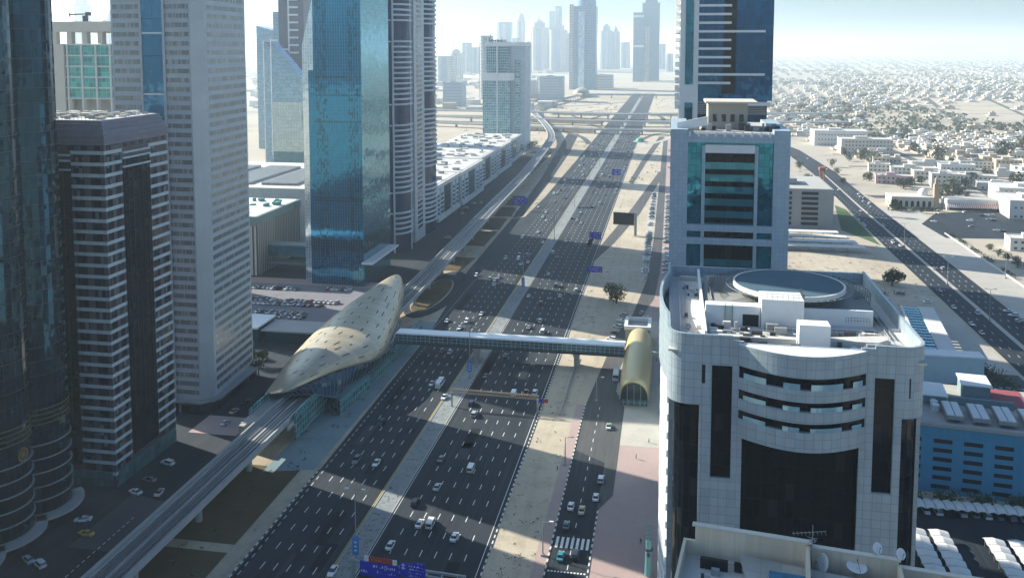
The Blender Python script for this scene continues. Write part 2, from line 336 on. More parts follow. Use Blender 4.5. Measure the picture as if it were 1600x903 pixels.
# paint
mk = MB()
LANES_L = [-107.2 + 3.62 * i for i in range(7)]; LANES_R = [-76.6 + 4.1 * i for i in range(8)]
for i, xs in enumerate((LANES_L, LANES_R)):
    for x in xs[1:-1]:
        y = 150 + (i * 3)
        while y < 1500:
            mk.face([(x - .11, y, .115), (x + .11, y, .115), (x + .11, y + 3.2, .115), (x - .11, y + 3.2, .115)]); y += 9.6
for x in (-78.0 + .3, -47.6): mk.face([(x - .09, -100, .115), (x + .09, -100, .115), (x + .09, 2600, .115), (x - .09, 2600, .115)])
for x, y1 in ((-108.0, 400), (-111.2, 520)):
    y = 100 if x > -110 else 400
    while y < y1: mk.face([(x - .1, y, .116), (x + .1, y, .116), (x + .1, y + 2, .116), (x - .1, y + 2, .116)]); y += 4
mk.build('lane_markings', M['paintwhite'], kind='structure')
mk = MB(); mk.face([(-85.3, -100, .115), (-85.1, -100, .115), (-85.1, 1500, .115), (-85.3, 1500, .115)]); mk.build('yellow_line', M['paintyellow'], kind='structure')
mk = MB()
for i in range(7):
    x = -29.4 + i * 1.4; mk.face([(x, 231, .145), (x + .75, 231, .145), (x + .75, 236.5, .145), (x, 236.5, .145)])
for i in range(12): mk.face([(-29.8 + i * .85, 219.6, .145), (-29.3 + i * .85, 219.6, .145), (-29.3 + i * .85, 220.2, .145), (-29.8 + i * .85, 220.2, .145)])
y = 214
while y < 330: mk.face([(-24.9, y, .145), (-24.7, y, .145), (-24.7, y + 2.5, .145), (-24.9, y + 2.5, .145)]); y += 7
mk.build('zebra_crossing', M['paintwhite'], kind='structure')
mk = MB()
for x in (-151, -146.8):
    y = 180
    while y < 226: mk.face([(x - .12, y, .07), (x + .12, y, .07), (x + .12, y + 1.2, .07), (x - .12, y + 1.2, .07)]); y += 2.2
mk.build('street_markings', M['paintwhite'], kind='structure')
# interchange beyond: raised cross roads
for i, (pts, h) in enumerate(((((-420, 1500), (-215, 1440), (-100, 1410), (20, 1405), (260, 1440)), 7), (((-700, 1640), (-300, 1590), (-80, 1545), (40, 1560), (300, 1600)), 9), (((-800, 1760), (-300, 1740), (-80, 1700), (60, 1740), (320, 1800)), 10))):
    r_ = thing('flyover', ('near', 'middle', 'far')[i] + ' concrete flyover crossing the highway at the hazy interchange', 'flyover', group='interchange flyovers')
    b = MB(); k = MB()
    for p, q in zip(pts[:-1], pts[1:]):
        for wd, z0, z1, mb in ((7 + i * 2, h - 1.6, h, b),):
            mb.prism([(p[0], p[1] - wd), (q[0], q[1] - wd), (q[0], q[1] + wd), (p[0], p[1] + wd)], z0, z1)
        for s_ in (-1, 1):
            e = (7 + i * 2) * s_; k.prism([(p[0], p[1] + e - .25), (q[0], q[1] + e - .25), (q[0], q[1] + e + .25), (p[0], p[1] + e + .25)], h + .01, h + 1.1)
    b.build('deck', M['concrete'], r_); k.build('parapet', M['pale'], r_)
    for x in (-360, -280, -215, -170, -118, -81.5, -44, 0, 60, 140, 220):
        yy = [p[1] + (q[1] - p[1]) * (x - p[0]) / (q[0] - p[0]) for p, q in zip(pts[:-1], pts[1:]) if p[0] <= x <= q[0]]
        if yy: b = MB(); b.box(x - 1.1, x + 1.1, yy[0] - 4, yy[0] + 4, 0, h - 1.61); b.build('pier', M['concrete'], r_)
def road(name, pts, wd, z, m):
    o1 = offset(pts, wd / 2, False); o2 = offset(pts, -wd / 2, False); b = MB()
    for i in range(len(pts) - 1): b.face([(*o1[i], z), (*o1[i + 1], z), (*o2[i + 1], z), (*o2[i], z)])
    return b.build(name, m, kind='structure')
def curve_pts(P, n=8):
    out = []
    for i in range(len(P) - 1):
        p0 = P[max(0, i - 1)]; p1 = P[i]; p2 = P[i + 1]; p3 = P[min(len(P) - 1, i + 2)]
        for k in range(n):
            t = k / n
            out.append(tuple(.5 * (2 * b + (c - a) * t + (2 * a - 5 * b + 4 * c - d) * t * t + (3 * b - a - 3 * c + d) * t ** 3) for a, b, c, d in zip(p0, p1, p2, p3)))
    out.append(tuple(P[-1])); return out
road('loop_ramp', curve_pts([(-112, 1500), (-150, 1640), (-120, 1850), (-60, 1900), (-20, 1780), (-10, 1600)]), 9, .16, M['asphaltold'])
road('loop_ramp', curve_pts([(-46, 1300), (-20, 1420), (40, 1470), (120, 1450)]), 8, .17, M['asphaltold'])
for i, (P_, wd) in enumerate(((((-112, 1250), (-140, 1370), (-210, 1480), (-330, 1530)), 9), (((-46, 1620), (-10, 1680), (60, 1690), (160, 1650)), 9), (((-112, 2250), (-180, 2120), (-300, 2010), (-480, 1960)), 10), (((-46, 1180), (-30, 1260), (-8, 1330), (10, 1420)), 8), (((-112, 1980), (-170, 1900), (-190, 1760), (-120, 1640)), 8))):
    road('ramp_road', curve_pts(list(P_)), wd, .18 + i * .004, M['paleconc'] if i % 2 else M['asphaltold'])
for i, (y0, y1) in enumerate(((1448, 1500), (1600, 1670), (1790, 1850))):
    sheet('planted_bed', [(-300 + i * 30, y0), (-120, y0 - 20), (-120, y1 - 20), (-300 + i * 30, y1)], .07, M['brown']); sheet('planted_bed', [(-40, y0), (90, y0 + 10), (80, y1), (-40, y1 - 8)], .07, M['grassmat'])
road('far_road', curve_pts([(-240, 1500), (-330, 1640), (-520, 1720), (-900, 1760)]), 12, .15, M['asphaltold'])
sheet('interchange_sand', [(-700, 1380), (-170, 1300), (-112, 1300), (-112, 2300), (-700, 2300)], .05, M['sand'])
# second highway on the right
sheet('right_highway', [(144.3, 100), (173, 100), (174.5, 800), (177, 1020), (168, 1230), (120, 1500), (108, 1480), (146, 1240), (151.5, 1000), (145, 640)], .06, M['asphalt'])
sheet('right_median', [(155.9, 100), (158.8, 100), (160.6, 800), (163, 1000), (161.6, 1000), (158.6, 800)], .10, M['paleconc'])
sheet('frontage_paving', [(173.3, 100), (197, 100), (199, 640), (205, 800), (174.8, 800)], .05, M['paleconc'])
sheet('frontage_road', [at(1440, 350), at(1462, 333), at(1590, 328), at(1640, 345), at(1640, 375), at(1478, 372)], .07, M['asphalt'])
sheet('side_road', [(177, 860), (183, 845), (420, 870), (420, 884)], .06, M['asphaltold'])
sheet('villa_road', [(262, 640), (272, 640), (300, 900), (290, 1400), (280, 1400), (288, 900)], .08, M['asphaltold'])
sheet('car_park_right', [(52, 185), (143, 185), (143, 275), (52, 275)], .06, M['asphalt'])
sheet('sand_lot', [(52, 478), (138, 478), (138, 640), (52, 640)], .05, M['sand'])
sheet('lawn', [(126, 690), (143, 640), (145.5, 780), (140, 800)], .07, M['grassmat'])
sheet('forecourt_right', [(52, 392), (143, 392), (143, 478), (52, 478)], .05, M['paleconc'])
sheet('yard_right', [(52, 330), (143, 330), (143, 391.8), (52, 391.8)], .05, M['asphaltold'])
mk = MB()
for x0 in (148, 152, 163, 166.5, 170):
    y = 250
    while y < 900: mk.face([(x0 - .12, y, .09), (x0 + .12, y, .09), (x0 + .12, y + 3, .09), (x0 - .12, y + 3, .09)]); y += 11
mk.build('right_lane_markings', M['paintwhite'], kind='structure')
# ================================================================== towers on the left
M['t1glass'] = glass('dark_teal_curtain_glass', (.007, .042, .070), 1.6, 4.0, .8, .05, (.008, .02, .025), .08, .1, .2, .007, .03)
M['gold'] = plain('gold_trim', (.45, .32, .12), .35, .8, .05)
M['bronze'] = plain('bronze', (.10, .09, .06), .4, .6)
t = thing('curved_tower', 'dark teal glass tower with scalloped bays and gold bands filling the left edge', 'tower', (-190.6, 200, 0))
LOB = []
for cy in (-26 - 16, -26, -10, 6, 22): LOB += arc(11.4, cy, 9, 9, -60, 60, 12)
plan = [(-16, -52), (16, -50)] + LOB + [(14, 31), (-16, 31)]
b = MB(); b.prism(plan, 0, 226); b.build('glass_curtain', M['t1glass'], t)
LOBA = [LOB[i * 13:(i + 1) * 13] for i in range(5)]
for z in [4 + 4 * i for i in range(6)] + [44 + 4 * i for i in range(38)]:
    b = MB(); b.ring(LOB[26:], .07 if z > 30 else .45, z, z + (.09 if z > 30 else .25), closed=False)
    b.build('floor_band', M['bronze'] if z > 30 else M['steel'], t)
for z in (30, 31.4, 32.8, 34.2):
    b = MB(); b.ring(LOB[13:], .3, z, z + .15, closed=False)
    b.build('gold_band', M['gold'], t)
b = MB(); b.tube((20.3, 5.3, 26.5), (21.0, 5.3, 26.5), 1.9, n=24); e = b.build('emblem', M['bronze'], t)
b = MB()
for k in range(20):
    a0 = 2 * math.pi * k / 20; a1 = a0 + .315
    for r0, r1 in ((1.55, 1.85), (.15, .5)) : b.face([(21.03, 5.3 + r * math.cos(a), 26.5 + r * math.sin(a)) for r, a in ((r0, a0), (r1, a0), (r1, a1), (r0, a1))])
    if k % 2: b.face([(21.03, 5.3 + r * math.cos(a), 26.5 + r * math.sin(a)) for r, a in ((.5, a0), (1.55, a0 + .1), (1.55, a0 + .18), (.5, a1))])
b.build('gold_emblem', M['gold'], e)
for a_ in LOBA[2:]:
    b = MB(); b.ring(a_, 3.2, 3.2, 3.8, closed=False); b.build('entrance_canopy', M['concrete'], t)

# --- banded granite tower
M['granite'] = panel('violet_grey_granite', (.075, .062, .074), 1.4, 1.65, .05, .6, .12, .45)
M['cornice'] = panel('grey_cornice_stone', (.17, .165, .20), 2.2, 1.2, .06, .65, .08, .5)
M['bandwhite'] = panel('white_stone_band', (.42, .49, .50), 1.2, 5, .05, .75, .08, .5)
M['darkwin'] = glass('dark_window_glass', (.018, .028, .040), 1.2, 3.3, .4, .08, None, var=.5, tilt=.02, blinds=.08, bcol=(.16, .17, .17))
M['darkcurtain'] = glass('dark_curtain_glass', (.008, .015, .022), 1.25, 1.1, .45, .06, (.005, .008, .011), .12, .16, .8, .03, .03, spec=.2)
t = thing('banded_tower', 'dark granite tower with white floor bands and a flat grey cornice', 'tower', (-166.3, 240, 0))
b = MB(); b.box(-36, 0, 0, 34, 0, 106); b.build('wall', M['granite'], t)
def mans(z0, z1, o0, o1):
    b = MB(); p0 = [(-36 - o0, -o0), (o0, -o0), (o0, 34 + o0), (-36 - o0, 34 + o0)]; p1 = [(-36 - o1, -o1), (o1, -o1), (o1, 34 + o1), (-36 - o1, 34 + o1)]
    vs = [(*p, z0) for p in p0] + [(*p, z1) for p in p1]; b.mesh(vs, [(i, (i + 1) % 4, 4 + (i + 1) % 4, 4 + i) for i in range(4)] + [(4, 5, 6, 7), (3, 2, 1, 0)])
    return b.build('cornice', M['cornice'], t)
for z0, z1, o0, o1 in ((106.01, 107.1, .35, .35), (107.11, 107.5, .75, .75), (107.51, 108.6, .3, .3), (108.61, 109.0, .55, .5), (109.01, 110.2, .0, -.3), (110.21, 110.6, -.05, -.1), (110.61, 111.8, -.7, -1.0), (111.81, 112.2, -.75, -.8), (112.21, 113.2, -1.3, -1.6)): mans(z0, z1, o0, o1)
b = MB(); b.box(-33.8, -2.2, 2.2, 31.8, 113.21, 113.3); b.build('roof_deck', M['roofpale'], t)
b = MB()
for i in range(70):
    x = random.uniform(-32, -4); y = random.uniform(4, 30); q = random.uniform(.4, 1.6); b.box(x - q, x + q, y - q * .6, y + q * .6, 113.3, 113.3 + random.uniform(.3, 1.4), random.randint(0, 2))
build_each(b, 'roof_unit', [M['steel'], M['pale'], M['cream']], t)
b = MB()
for i in range(26): b.box(-35 + i * 1.32 - .04, -35 + i * 1.32 + .04, -.0 + .6, .7, 113.2, 114.8)
b.box(-35, -1, .55, .75, 114.7, 114.85); b.box(-35, -1, .55, .75, 114.0, 114.1); b.build('roof_railing', M['steel'], t)
FH = 3.42; NF = 30
cnt = 0; rest = MB()
secs = [('f', -11, 0), ('r', 0, 8.6), ('r', 23.2, 34), ('f', -36, -27)]
for f in range(NF):
    z = 104.2 - f * FH
    bb = MB(); bb.ring([(-11.1, -.002), (.002, -.002), (.002, 8.7)], .12, z - 1.05, z, closed=False); bb.build('floor_band', M['bandwhite'], t)
    bb = MB(); bb.box(.002, .12, 23.1, 34, z - 1.05, z); bb.build('floor_band', M['bandwhite'], t)
    bb = MB(); bb.box(-36, -26.9, -.12, -.002, z - 1.05, z); bb.build('floor_band', M['bandwhite'], t)
    for s_, a0, a1 in secs[:3]:
        nw = 2
        for k in range(nw):
            wd = (a1 - a0) / nw; c = a0 + wd * (k + .5) + (0 if s_ == 'r' else -.3); hw = wd * .30
            tgt = MB() if cnt < 100 else rest
            if s_ == 'f': tgt.box(c - hw, c + hw, -.05, .05, z - FH + .02, z - 1.07)
            else: tgt.box(-.05, .05, c - hw, c + hw, z - FH + .02, z - 1.07)
            if cnt < 100: tgt.build('window', M['darkwin'], t)
            cnt += 1
rest.build('window', M['darkwin'], t, kind='stuff')
b = MB()
for k in range(8):
    c = 2.2 + k * 4.2; b.box(-.05, .05, c - 1, c + 1, 104.5, 105.9)
    b.box(-2.2 - k * 4.4 - 1, -2.2 - k * 4.4 + 1, -.05, .05, 104.5, 105.9)
b.build('top_window_row', M['darkwin'], t)
for nm, bx in (('glass_curtain', (.003, .5, 8.9, 22.9, 7, 101)), ('glass_curtain', (-26.6, -11.3, -.5, -.003, 7, 101))):
    b = MB(); b.box(*bx); b.build(nm, M['darkcurtain'], t)
b = MB()
for z in (100.9, 102.6, 98.2): b.box(.003, .75, 8.7, 23.1, z, z + .55); b.box(-26.8, -11.2, -.75, -.003, z, z + .55)
b.build('crown_rail', M['bandwhite'], t)
b = MB()
for k in range(5): b.box(.51, .72, 10.5 + k * 2.6, 10.8 + k * 2.6, 20, 98); b.box(-24 + k * 2.6, -23.7 + k * 2.6, -.72, -.51, 20, 98)
b.build('mullion', M['black'], t)
b = MB(); b.box(.003, .3, 1, 33, .3, 5.5); b.box(-26, -1, -.3, -.003, .3, 5.0); b.build('shop_front', glass('shop_front_glass', (.10, .26, .28), 2, 2.5, .5, .15, (.02, .02, .02), .2), t)
b = MB(); b.box(-30, -20, -1.0, -.31, 5.2, 6.5); b.build('shop_sign', plain('red_sign_board', (.30, .05, .05), .5), t)

# --- grey tower with a chamfered corner
M['greyp'] = panel('pale_grey_cladding', (.37, .43, .46), 1.5, 3.3, .05, .75, .05, .42)
M['chamf'] = panel('smooth_grey_cladding', (.40, .44, .45), 4.4, 6.6, .05, .8, .04, .3, .2)
M['ribbon'] = glass('grey_ribbon_glass', (.20, .235, .25), .55, 3.3, .45, .2, (.10, .12, .125), .10, 0.0, .35, .015, .01, .2, (.34, .36, .35))
M['bluestrip'] = glass('blue_strip_glass', (.045, .17, .30), 2.9, 13.2, .8, .05, (.02, .04, .05), .06, .2, .1, .004, .02)
t = thing('chamfered_tower', 'tall pale grey tower with ribbon windows and one blue glass strip', 'tower', (-170, 297, 0))
pl = [(-31, 0), (0, 0), (3.4, 4.4), (1.2, 40), (-31, 40)]
b = MB(); b.prism(pl, 0, 232); b.build('wall', M['greyp'], t)
t4rest = MB()
for f in range(68):
    z = 7 + f * 3.3; hid = f > 47
    def rw(mb): (t4rest if hid else mb).f and 0; return t4rest if hid else mb
    bb = rw(MB()); bb.box(-9.6, -.5, -.06, .3, z, z + 1.65)
    if not hid: bb.build('ribbon_window', M['ribbon'], t)
    if f > 26:
        bb = rw(MB()) if f < 33 or hid else t4rest; bb.box(-30.2, -19.6, -.06, .3, z, z + 1.65)
        if bb is not t4rest: bb.build('ribbon_window', M['ribbon'], t)
    bb = rw(MB())
    for s0, s1 in ((.05, .97),):
        p = Vector((3.4, 4.4)); q = Vector((1.2, 40)); a_ = p.lerp(q, s0); c = p.lerp(q, s1); o = (q - p).normalized(); nn = Vector((o.y, -o.x)) * .06
        bb.prism([(a_.x + nn.x, a_.y + nn.y), (c.x + nn.x, c.y + nn.y), (c.x - 1, c.y), (a_.x - 1, a_.y)], z, z + 1.65)
    if not hid: bb.build('ribbon_window', M['ribbon'], t)
t4rest.build('ribbon_window', M['ribbon'], t, kind='stuff')
b = MB(); b.box(-18.6, -10.4, -.25, .3, 92, 231); b.build('blue_glass_strip', M['bluestrip'], t)
for x in (-19.1, -10.1): b = MB(); b.box(x - .45, x + .45, -.5, .2, 0, 232); b.build('strip_frame', M['greyp'], t)
for z in (96, 118, 140, 162, 184, 206): b = MB(); b.box(-18.6, -10.6, -.4, -.26, z, z + .5); b.build('strip_bar', M['white'], t)
p = Vector((0, 0)); q = Vector((3.4, 4.4)); nn = Vector((4.4, -3.4)).normalized() * .12
b = MB(); b.prism([(p.x + nn.x, p.y + nn.y), (q.x + nn.x, q.y + nn.y), (q.x - .2, q.y), (p.x - .2, p.y + .2)], 5, 231.5); b.build('chamfer_panel', M['chamf'], t)
b = MB(); b.prism([(-31, -2), (1, -2), (6, 3.5), (5, 41), (-31, 41)], 4.2, 4.9); b.build('podium_canopy', M['steel'], t)
b = MB(); b.prism([(-31, -1), (.6, -1), (4.6, 4), (2.4, 40.5), (-31, 40.5)], 0, 4.19); b.build('shop_front', M['darkwin'], t)

# --- green glass hotel behind
M['green'] = glass('green_grid_glass', (.05, .30, .28), 2.5, 2.6, .6, .1, (.28, .40, .38), .16, .16, .45, .02, .01)
t = thing('green_glass_building', 'cream framed building with green glass grid and open columned crown, behind the banded tower', 'building', (-319, 420, 0))
b = MB(); b.box(0, 7, 0, 45, 0, 137); b.box(7, 60, 8, 45, 0, 97); b.box(7, 60, 5, 45, 97, 108.5); b.build('wall', M['cream'], t)
b = MB(); b.box(-1, 61, -.5, 45, 143.2, 148.5); b.build('crown_beam', M['cream'], t)
b = MB()
for i in range(7): b.box(.4 + 8.8 * i, 3.2 + 8.8 * i, 0, 3, 137, 143.2); b.box(1 + 8.8 * i, 2.6 + 8.8 * i, 40, 43, 137, 143.2)
b.build('crown_column', M['cream'], t)
b = MB(); b.box(7.01, 60, 1.2, 8, 108.6, 136.8); b.build('green_glazing', M['green'], t)
for i in range(7):
    b = MB(); b.box(8 + 8.2 * i, 9 + 8.2 * i, .6, 1.19, 96, 136.9); b.build('vertical_fin', M['pale'], t)
for i in range(6):
    b = MB(); b.box(7.1, 60, .75, 1.18, 108.2 + 5.6 * i, 108.9 + 5.6 * i); b.build('floor_slab', M['pale'], t)
b = MB()
for i in range(7): b.box(8 + 8.2 * i, 10 + 8.2 * i, 1.2, 3.2, 60, 108.1)
b.build('lower_column', M['cream'], t)
t = thing('window_cleaning_crane', 'small dark crane arm on the crown of the green glass building', 'crane', (-300, 422, 148.5))
b = MB(); b.box(-1, 1, -1, 1, 0, 3); b.build('base', M['darkmetal'], t)
b = MB(); b.tube((2.5, 0, 4), (-9, 0, 3.6), .35); b.box(-9.3, -8.7, -.2, .2, 2.4, 4.6); b.box(.5, 3, -.8, .8, 3.01, 4.8); b.build('jib', M['darkmetal'], t)

# --- blue glass tower
M['t5'] = glass('teal_blue_glass', (.030, .215, .37), 1.5, 1.9, .92, .06, (.03, .17, .26), .13, .05, .12, .003, .007)
M['t5r'] = glass('teal_reflecting_glass', (.09, .31, .39), 1.5, 1.9, .92, .05, (.06, .18, .24), .12, .05, .14, .005, .02)
M['t5w'] = glass('pale_wing_glass', (.74, .84, .88), 1.5, 1.9, .85, .12, (.62, .72, .76), .1, .05, .12, .006, .01)
M['t5d'] = glass('dark_pane_glass', (.028, .12, .17), 1.2, 1.9, .8, .07, None, var=.4)
t = thing('blue_glass_tower', 'tall teal blue mirror glass tower with flecked dark panes by the car park', 'tower', (-171, 478, 0))
b = MB(); b.box(-27.8, 0, 0, 50, 0, 236, 0); b.build('glass_curtain', M['t5'], t)
b = MB(); b.box(.01, .4, .3, 49.5, 4, 236); b.build('side_curtain', M['t5r'], t)
b = MB(); b.box(-31, -27.81, .3, 40, 0, 122.3); b.build('stepped_bay', M['t5'], t)
b = MB(); b.prism([(-36, 4), (-27.9, 4), (-27.9, 40), (-36, 40)], 0, 160, z1s=[136, 170, 170, 136]); b.build('pale_wing', M['t5w'], t)
for x0, x1, m in ((-29, -27.9, 0), (-26.5, -18.5, .42), (-7.5, -.6, .45)):
    if m == 0: continue
    for q in range(20):
        b = MB()
        for zz in range(6):
            z = 6 + (q * 6 + zz) * 1.9
            x = x0
            while x < x1 - 1:
                if random.random() < m: b.box(x + .12, x + .85, -.06, .01, z + .1, z + 1.85)
                x += 1.0
        b.build('dark_pane', M['t5d'], t)
for z in (48, 49.5, 93, 108, 118):
    b = MB(); b.box(-27.7, .1, -.05, .01, z, z + .9); b.build('floor_line', M['t5d'], t)
t = thing('glass_portal', 'blue glass wall and sloping white roof slab at the foot of the blue glass tower', 'canopy', (-171, 478, 0))
b = MB(); b.box(.5, 1.4, -2, 46, 0, 12.9); b.box(-5.5, .49, -2, -1.2, 0, 12.9); b.build('wall', M['t5r'], t)
b = MB(); b.box(.0, 6.5, -2.5, 47, 13, 13.9); b.build('roof_slab', M['white'], t)

# --- twin banded towers
M['navy'] = glass('navy_glass', (.005, .030, .085), 1.8, 3.5, .25, .05, (.008, .02, .04), .1, .12, .35, .006, .015, spec=.25)
M['bandgrey'] = plain('pale_floor_band', (.52, .58, .61), .6, var=.08)
M['finp'] = panel('pale_fin_cladding', (.44, .49, .52), 3, 3.5, .1, .6, .06, .5)
t = thing('navy_twin_tower', 'navy glass tower with white curved balcony bands, nearer of the twin pair', 'tower', (-200, 560, 0), group='twin banded towers')
pl = [(0, 0), (21, 0)] + arc(19.5, 14, 9.5, 13.5, -78, 82, 10) + [(21, 31), (0, 31)]
b = MB(); b.prism(pl, 0, 214); b.build('glass_curtain', M['navy'], t)
cv = pl[2:13]
for f in range(60):
    z = 12 + f * 3.42
    skip = f in (5, 6, 7, 22, 23, 24, 38, 39, 40)
    b = MB()
    if not skip: b.ring(cv, .9, z, z + 1.15, closed=False)
    if b.f: b.build('balcony_band', M['bandgrey'], t)
    if f in (4, 8, 21, 25, 37, 41) or f > 52: b = MB(); b.box(0, 21, -.5, -.01, z, z + .8); b.build('front_band', M['bandgrey'], t)
b = MB()
for i in (0, 5, 10): b.tube((cv[i][0], cv[i][1], 0), (cv[i][0], cv[i][1], 214), .8, n=6)
b.build('column', M['bandgrey'], t)
t = thing('slim_twin_tower', 'pale finned tower with curved white balcony bands, farther of the twin pair', 'tower', (-200, 592, 0), group='twin banded towers')
b = MB(); b.box(0, 26.5, .3, 26, 0, 232); b.build('fin_wall', M['finp'], t)
b = MB(); b.prism([(0, 26), (24, 26)] + arc(19, 45, 9.5, 19, -70, 80, 10) + [(20, 66), (0, 66)], 0, 226); b.build('glass_curtain', M['navy'], t)
cv = arc(19, 45, 9.5, 19, -70, 80, 10)
for f in range(64):
    z = 8 + f * 3.42; b = MB()
    if f not in (9, 10, 11, 25, 26, 27, 40, 41): b.ring(cv, .9, z, z + 1.2, closed=False)
    if b.f: b.build('balcony_band', M['bandgrey'], t)
    b = MB(); b.box(26.51, 26.7, 7, 19, z + .4, z + 2.4); b.build('window', M['darkwin'], t)

# --- curved-top pale towers and dark tower behind
M['palegl'] = glass('pale_blue_glass', (.17, .32, .43), 3, 4, .8, .12, (.12, .25, .35), .25, .5, .15, .006, .01)
M['palesand'] = glass('bronze_blue_glass', (.33, .43, .44), 3, 4, .8, .1, (.26, .36, .38), .2, .2, .12, .005, .01)
t = thing('slanted_tower', 'broad pale blue tower with gently sloping top, behind two sail-shaped blocks', 'tower', (-545, 1120, 0))
b = MB(); b.prism([(0, 0), (46, 0), (46, 30), (0, 30)], 0, 165, z1s=[164, 152, 152, 164]); b.build('glass_curtain', M['palegl'], t)
t = thing('sail_tower', 'slim sail-shaped glass block with pointed top, left of its wider neighbour', 'tower', (-470, 985, 0), group='sail-shaped blocks')
b = MB(); b.prism([(0, 0), (26, 0), (26, 14), (0, 14)], 0, 140, z1s=[142, 118, 118, 142]); b.build('glass_curtain', M['palegl'], t)
b = MB(); b.box(-1, -.01, -.6, 14.5, 0, 143); b.build('edge_fin', M['white'], t)
t = thing('sail_tower', 'wide sail-shaped glass block with pointed top and pale bronze lower half', 'tower', (-428, 915, 0), group='sail-shaped blocks')
b = MB(); b.prism([(0, 0), (33, 0), (33, 15), (0, 15)], 76, 110, z1s=[142, 105, 105, 142]); b.build('glass_curtain', M['palegl'], t)
b = MB(); b.box(0, 33, 0, 15, 22, 75.99); b.build('lower_curtain', M['palesand'], t)
b = MB(); b.box(0, 33, .5, 15, 0, 21.9); b.build('glass_base', M['t5d'], t)
b = MB(); b.box(-1.2, -.01, -.8, 15.6, 18, 144); b.build('edge_fin', M['white'], t)
t = thing('dark_tower', 'dark blue tower with white floor frames, half hidden by the blue glass tower', 'tower', (-465, 1015, 0))
b = MB(); b.box(0, 32, 0, 30, 0, 255); b.build('glass_curtain', M['navy'], t)
b = MB(); b.box(12, 13.6, -.6, -.01, 130, 255)
for f in range(14): b.box(13.61, 25, -.5, -.01, 128 + f * 9, 130 + f * 9)
b.box(-1, 11.99, -.5, -.01, 132, 134); b.build('floor_frame', M['bandgrey'], t)
b = MB(); b.box(-9, -.01, 4, 30, 0, 178); b.build('side_wing', M['palegl'], t)
# --- low office blocks left of the blue tower
M['vert'] = panel('vertical_ribbed_wall', (.30, .30, .28), 2.4, 50, 1.0, .22, .15, .6)
t = thing('ribbed_office', 'low office block with vertical grey fins beside the car park', 'building', (-252, 486, 0))
b = MB(); b.box(-40, 13, 0, 62, 0, 31); b.build('wall', M['vert'], t)
b = MB(); b.box(-40.5, 13.5, -.5, 62.5, 31.01, 36); b.build('parapet', M['tealpave'], t)
b = MB(); b.box(-38, 12, 1, 61, 36.01, 36.2); b.build('roof_deck', M['white'], t)
b = MB()
for i in range(24):
    x = random.uniform(-34, 9); y = random.uniform(5, 55); b.box(x, x + random.uniform(1, 4), y, y + random.uniform(1, 5), 36.2, 36.2 + random.uniform(.6, 2.2))
build_each(b, 'roof_unit', M['greensteel'], t)
for i in range(22):
    b = MB(); x = -38.8 + i * 2.4; b.box(x, x + .8, -.7, -.01, 1, 30.5); b.build('fin', M['pale'], t)
t = thing('long_office', 'long pale low office with rows of roof ducts behind the ribbed block', 'building', (-300, 570, 0))
b = MB(); b.box(-60, 88, 0, 130, 0, 39); b.build('wall', M['greyp'], t)
b = MB(); b.box(-60, 88, 0, 130, 39.01, 39.3); b.build('roof_deck', M['roofpale'], t)
for f in range(8): b = MB(); b.box(88.01, 88.4, 4, 126, 4 + f * 4.3, 6 + f * 4.3); b.build('window_strip', M['darkwin'], t)
for i in range(4):
    b = MB()
    for k in range(20): b.box(-50 + i * 34 + k * 1.3, -49.3 + i * 34 + k * 1.3, 12, 100, 39.31, 41)
    b.build('roof_duct', M['steel'], t)
t = thing('skybridge', 'blue enclosed bridge between the ribbed office and the blue glass tower', 'bridge', (-239, 500, 0))
b = MB(); b.box(0.01, 37, 0, 8, 10, 16); b.build('wall', M['t5r'], t)
b = MB(); b.box(0.01, 37, -.4, 8.4, 16.01, 16.8); b.build('roof', M['tealpave'], t)
b = MB(); b.box(0.01, 37, 1, 7, 4.5, 6); b.build('lower_deck', M['tealpave'], t)
t = thing('white_canopy_roof', 'long low flat white roof at the near edge of the car park', 'building', (-262, 372, 0))
b = MB(); b.box(0, 78, 0, 20, 7.4, 8.2); b.build('roof_slab', M['white'], t)
b = MB(); b.box(78.3, 112, 3, 19, 5.6, 6.3); b.build('lower_roof', M['concrete'], t)
b = MB(); b.box(1, 77, 3, 19, 0, 7.39); b.box(79, 111, 5, 18, 0, 5.59); b.build('glass_wall', M['t5d'], t)

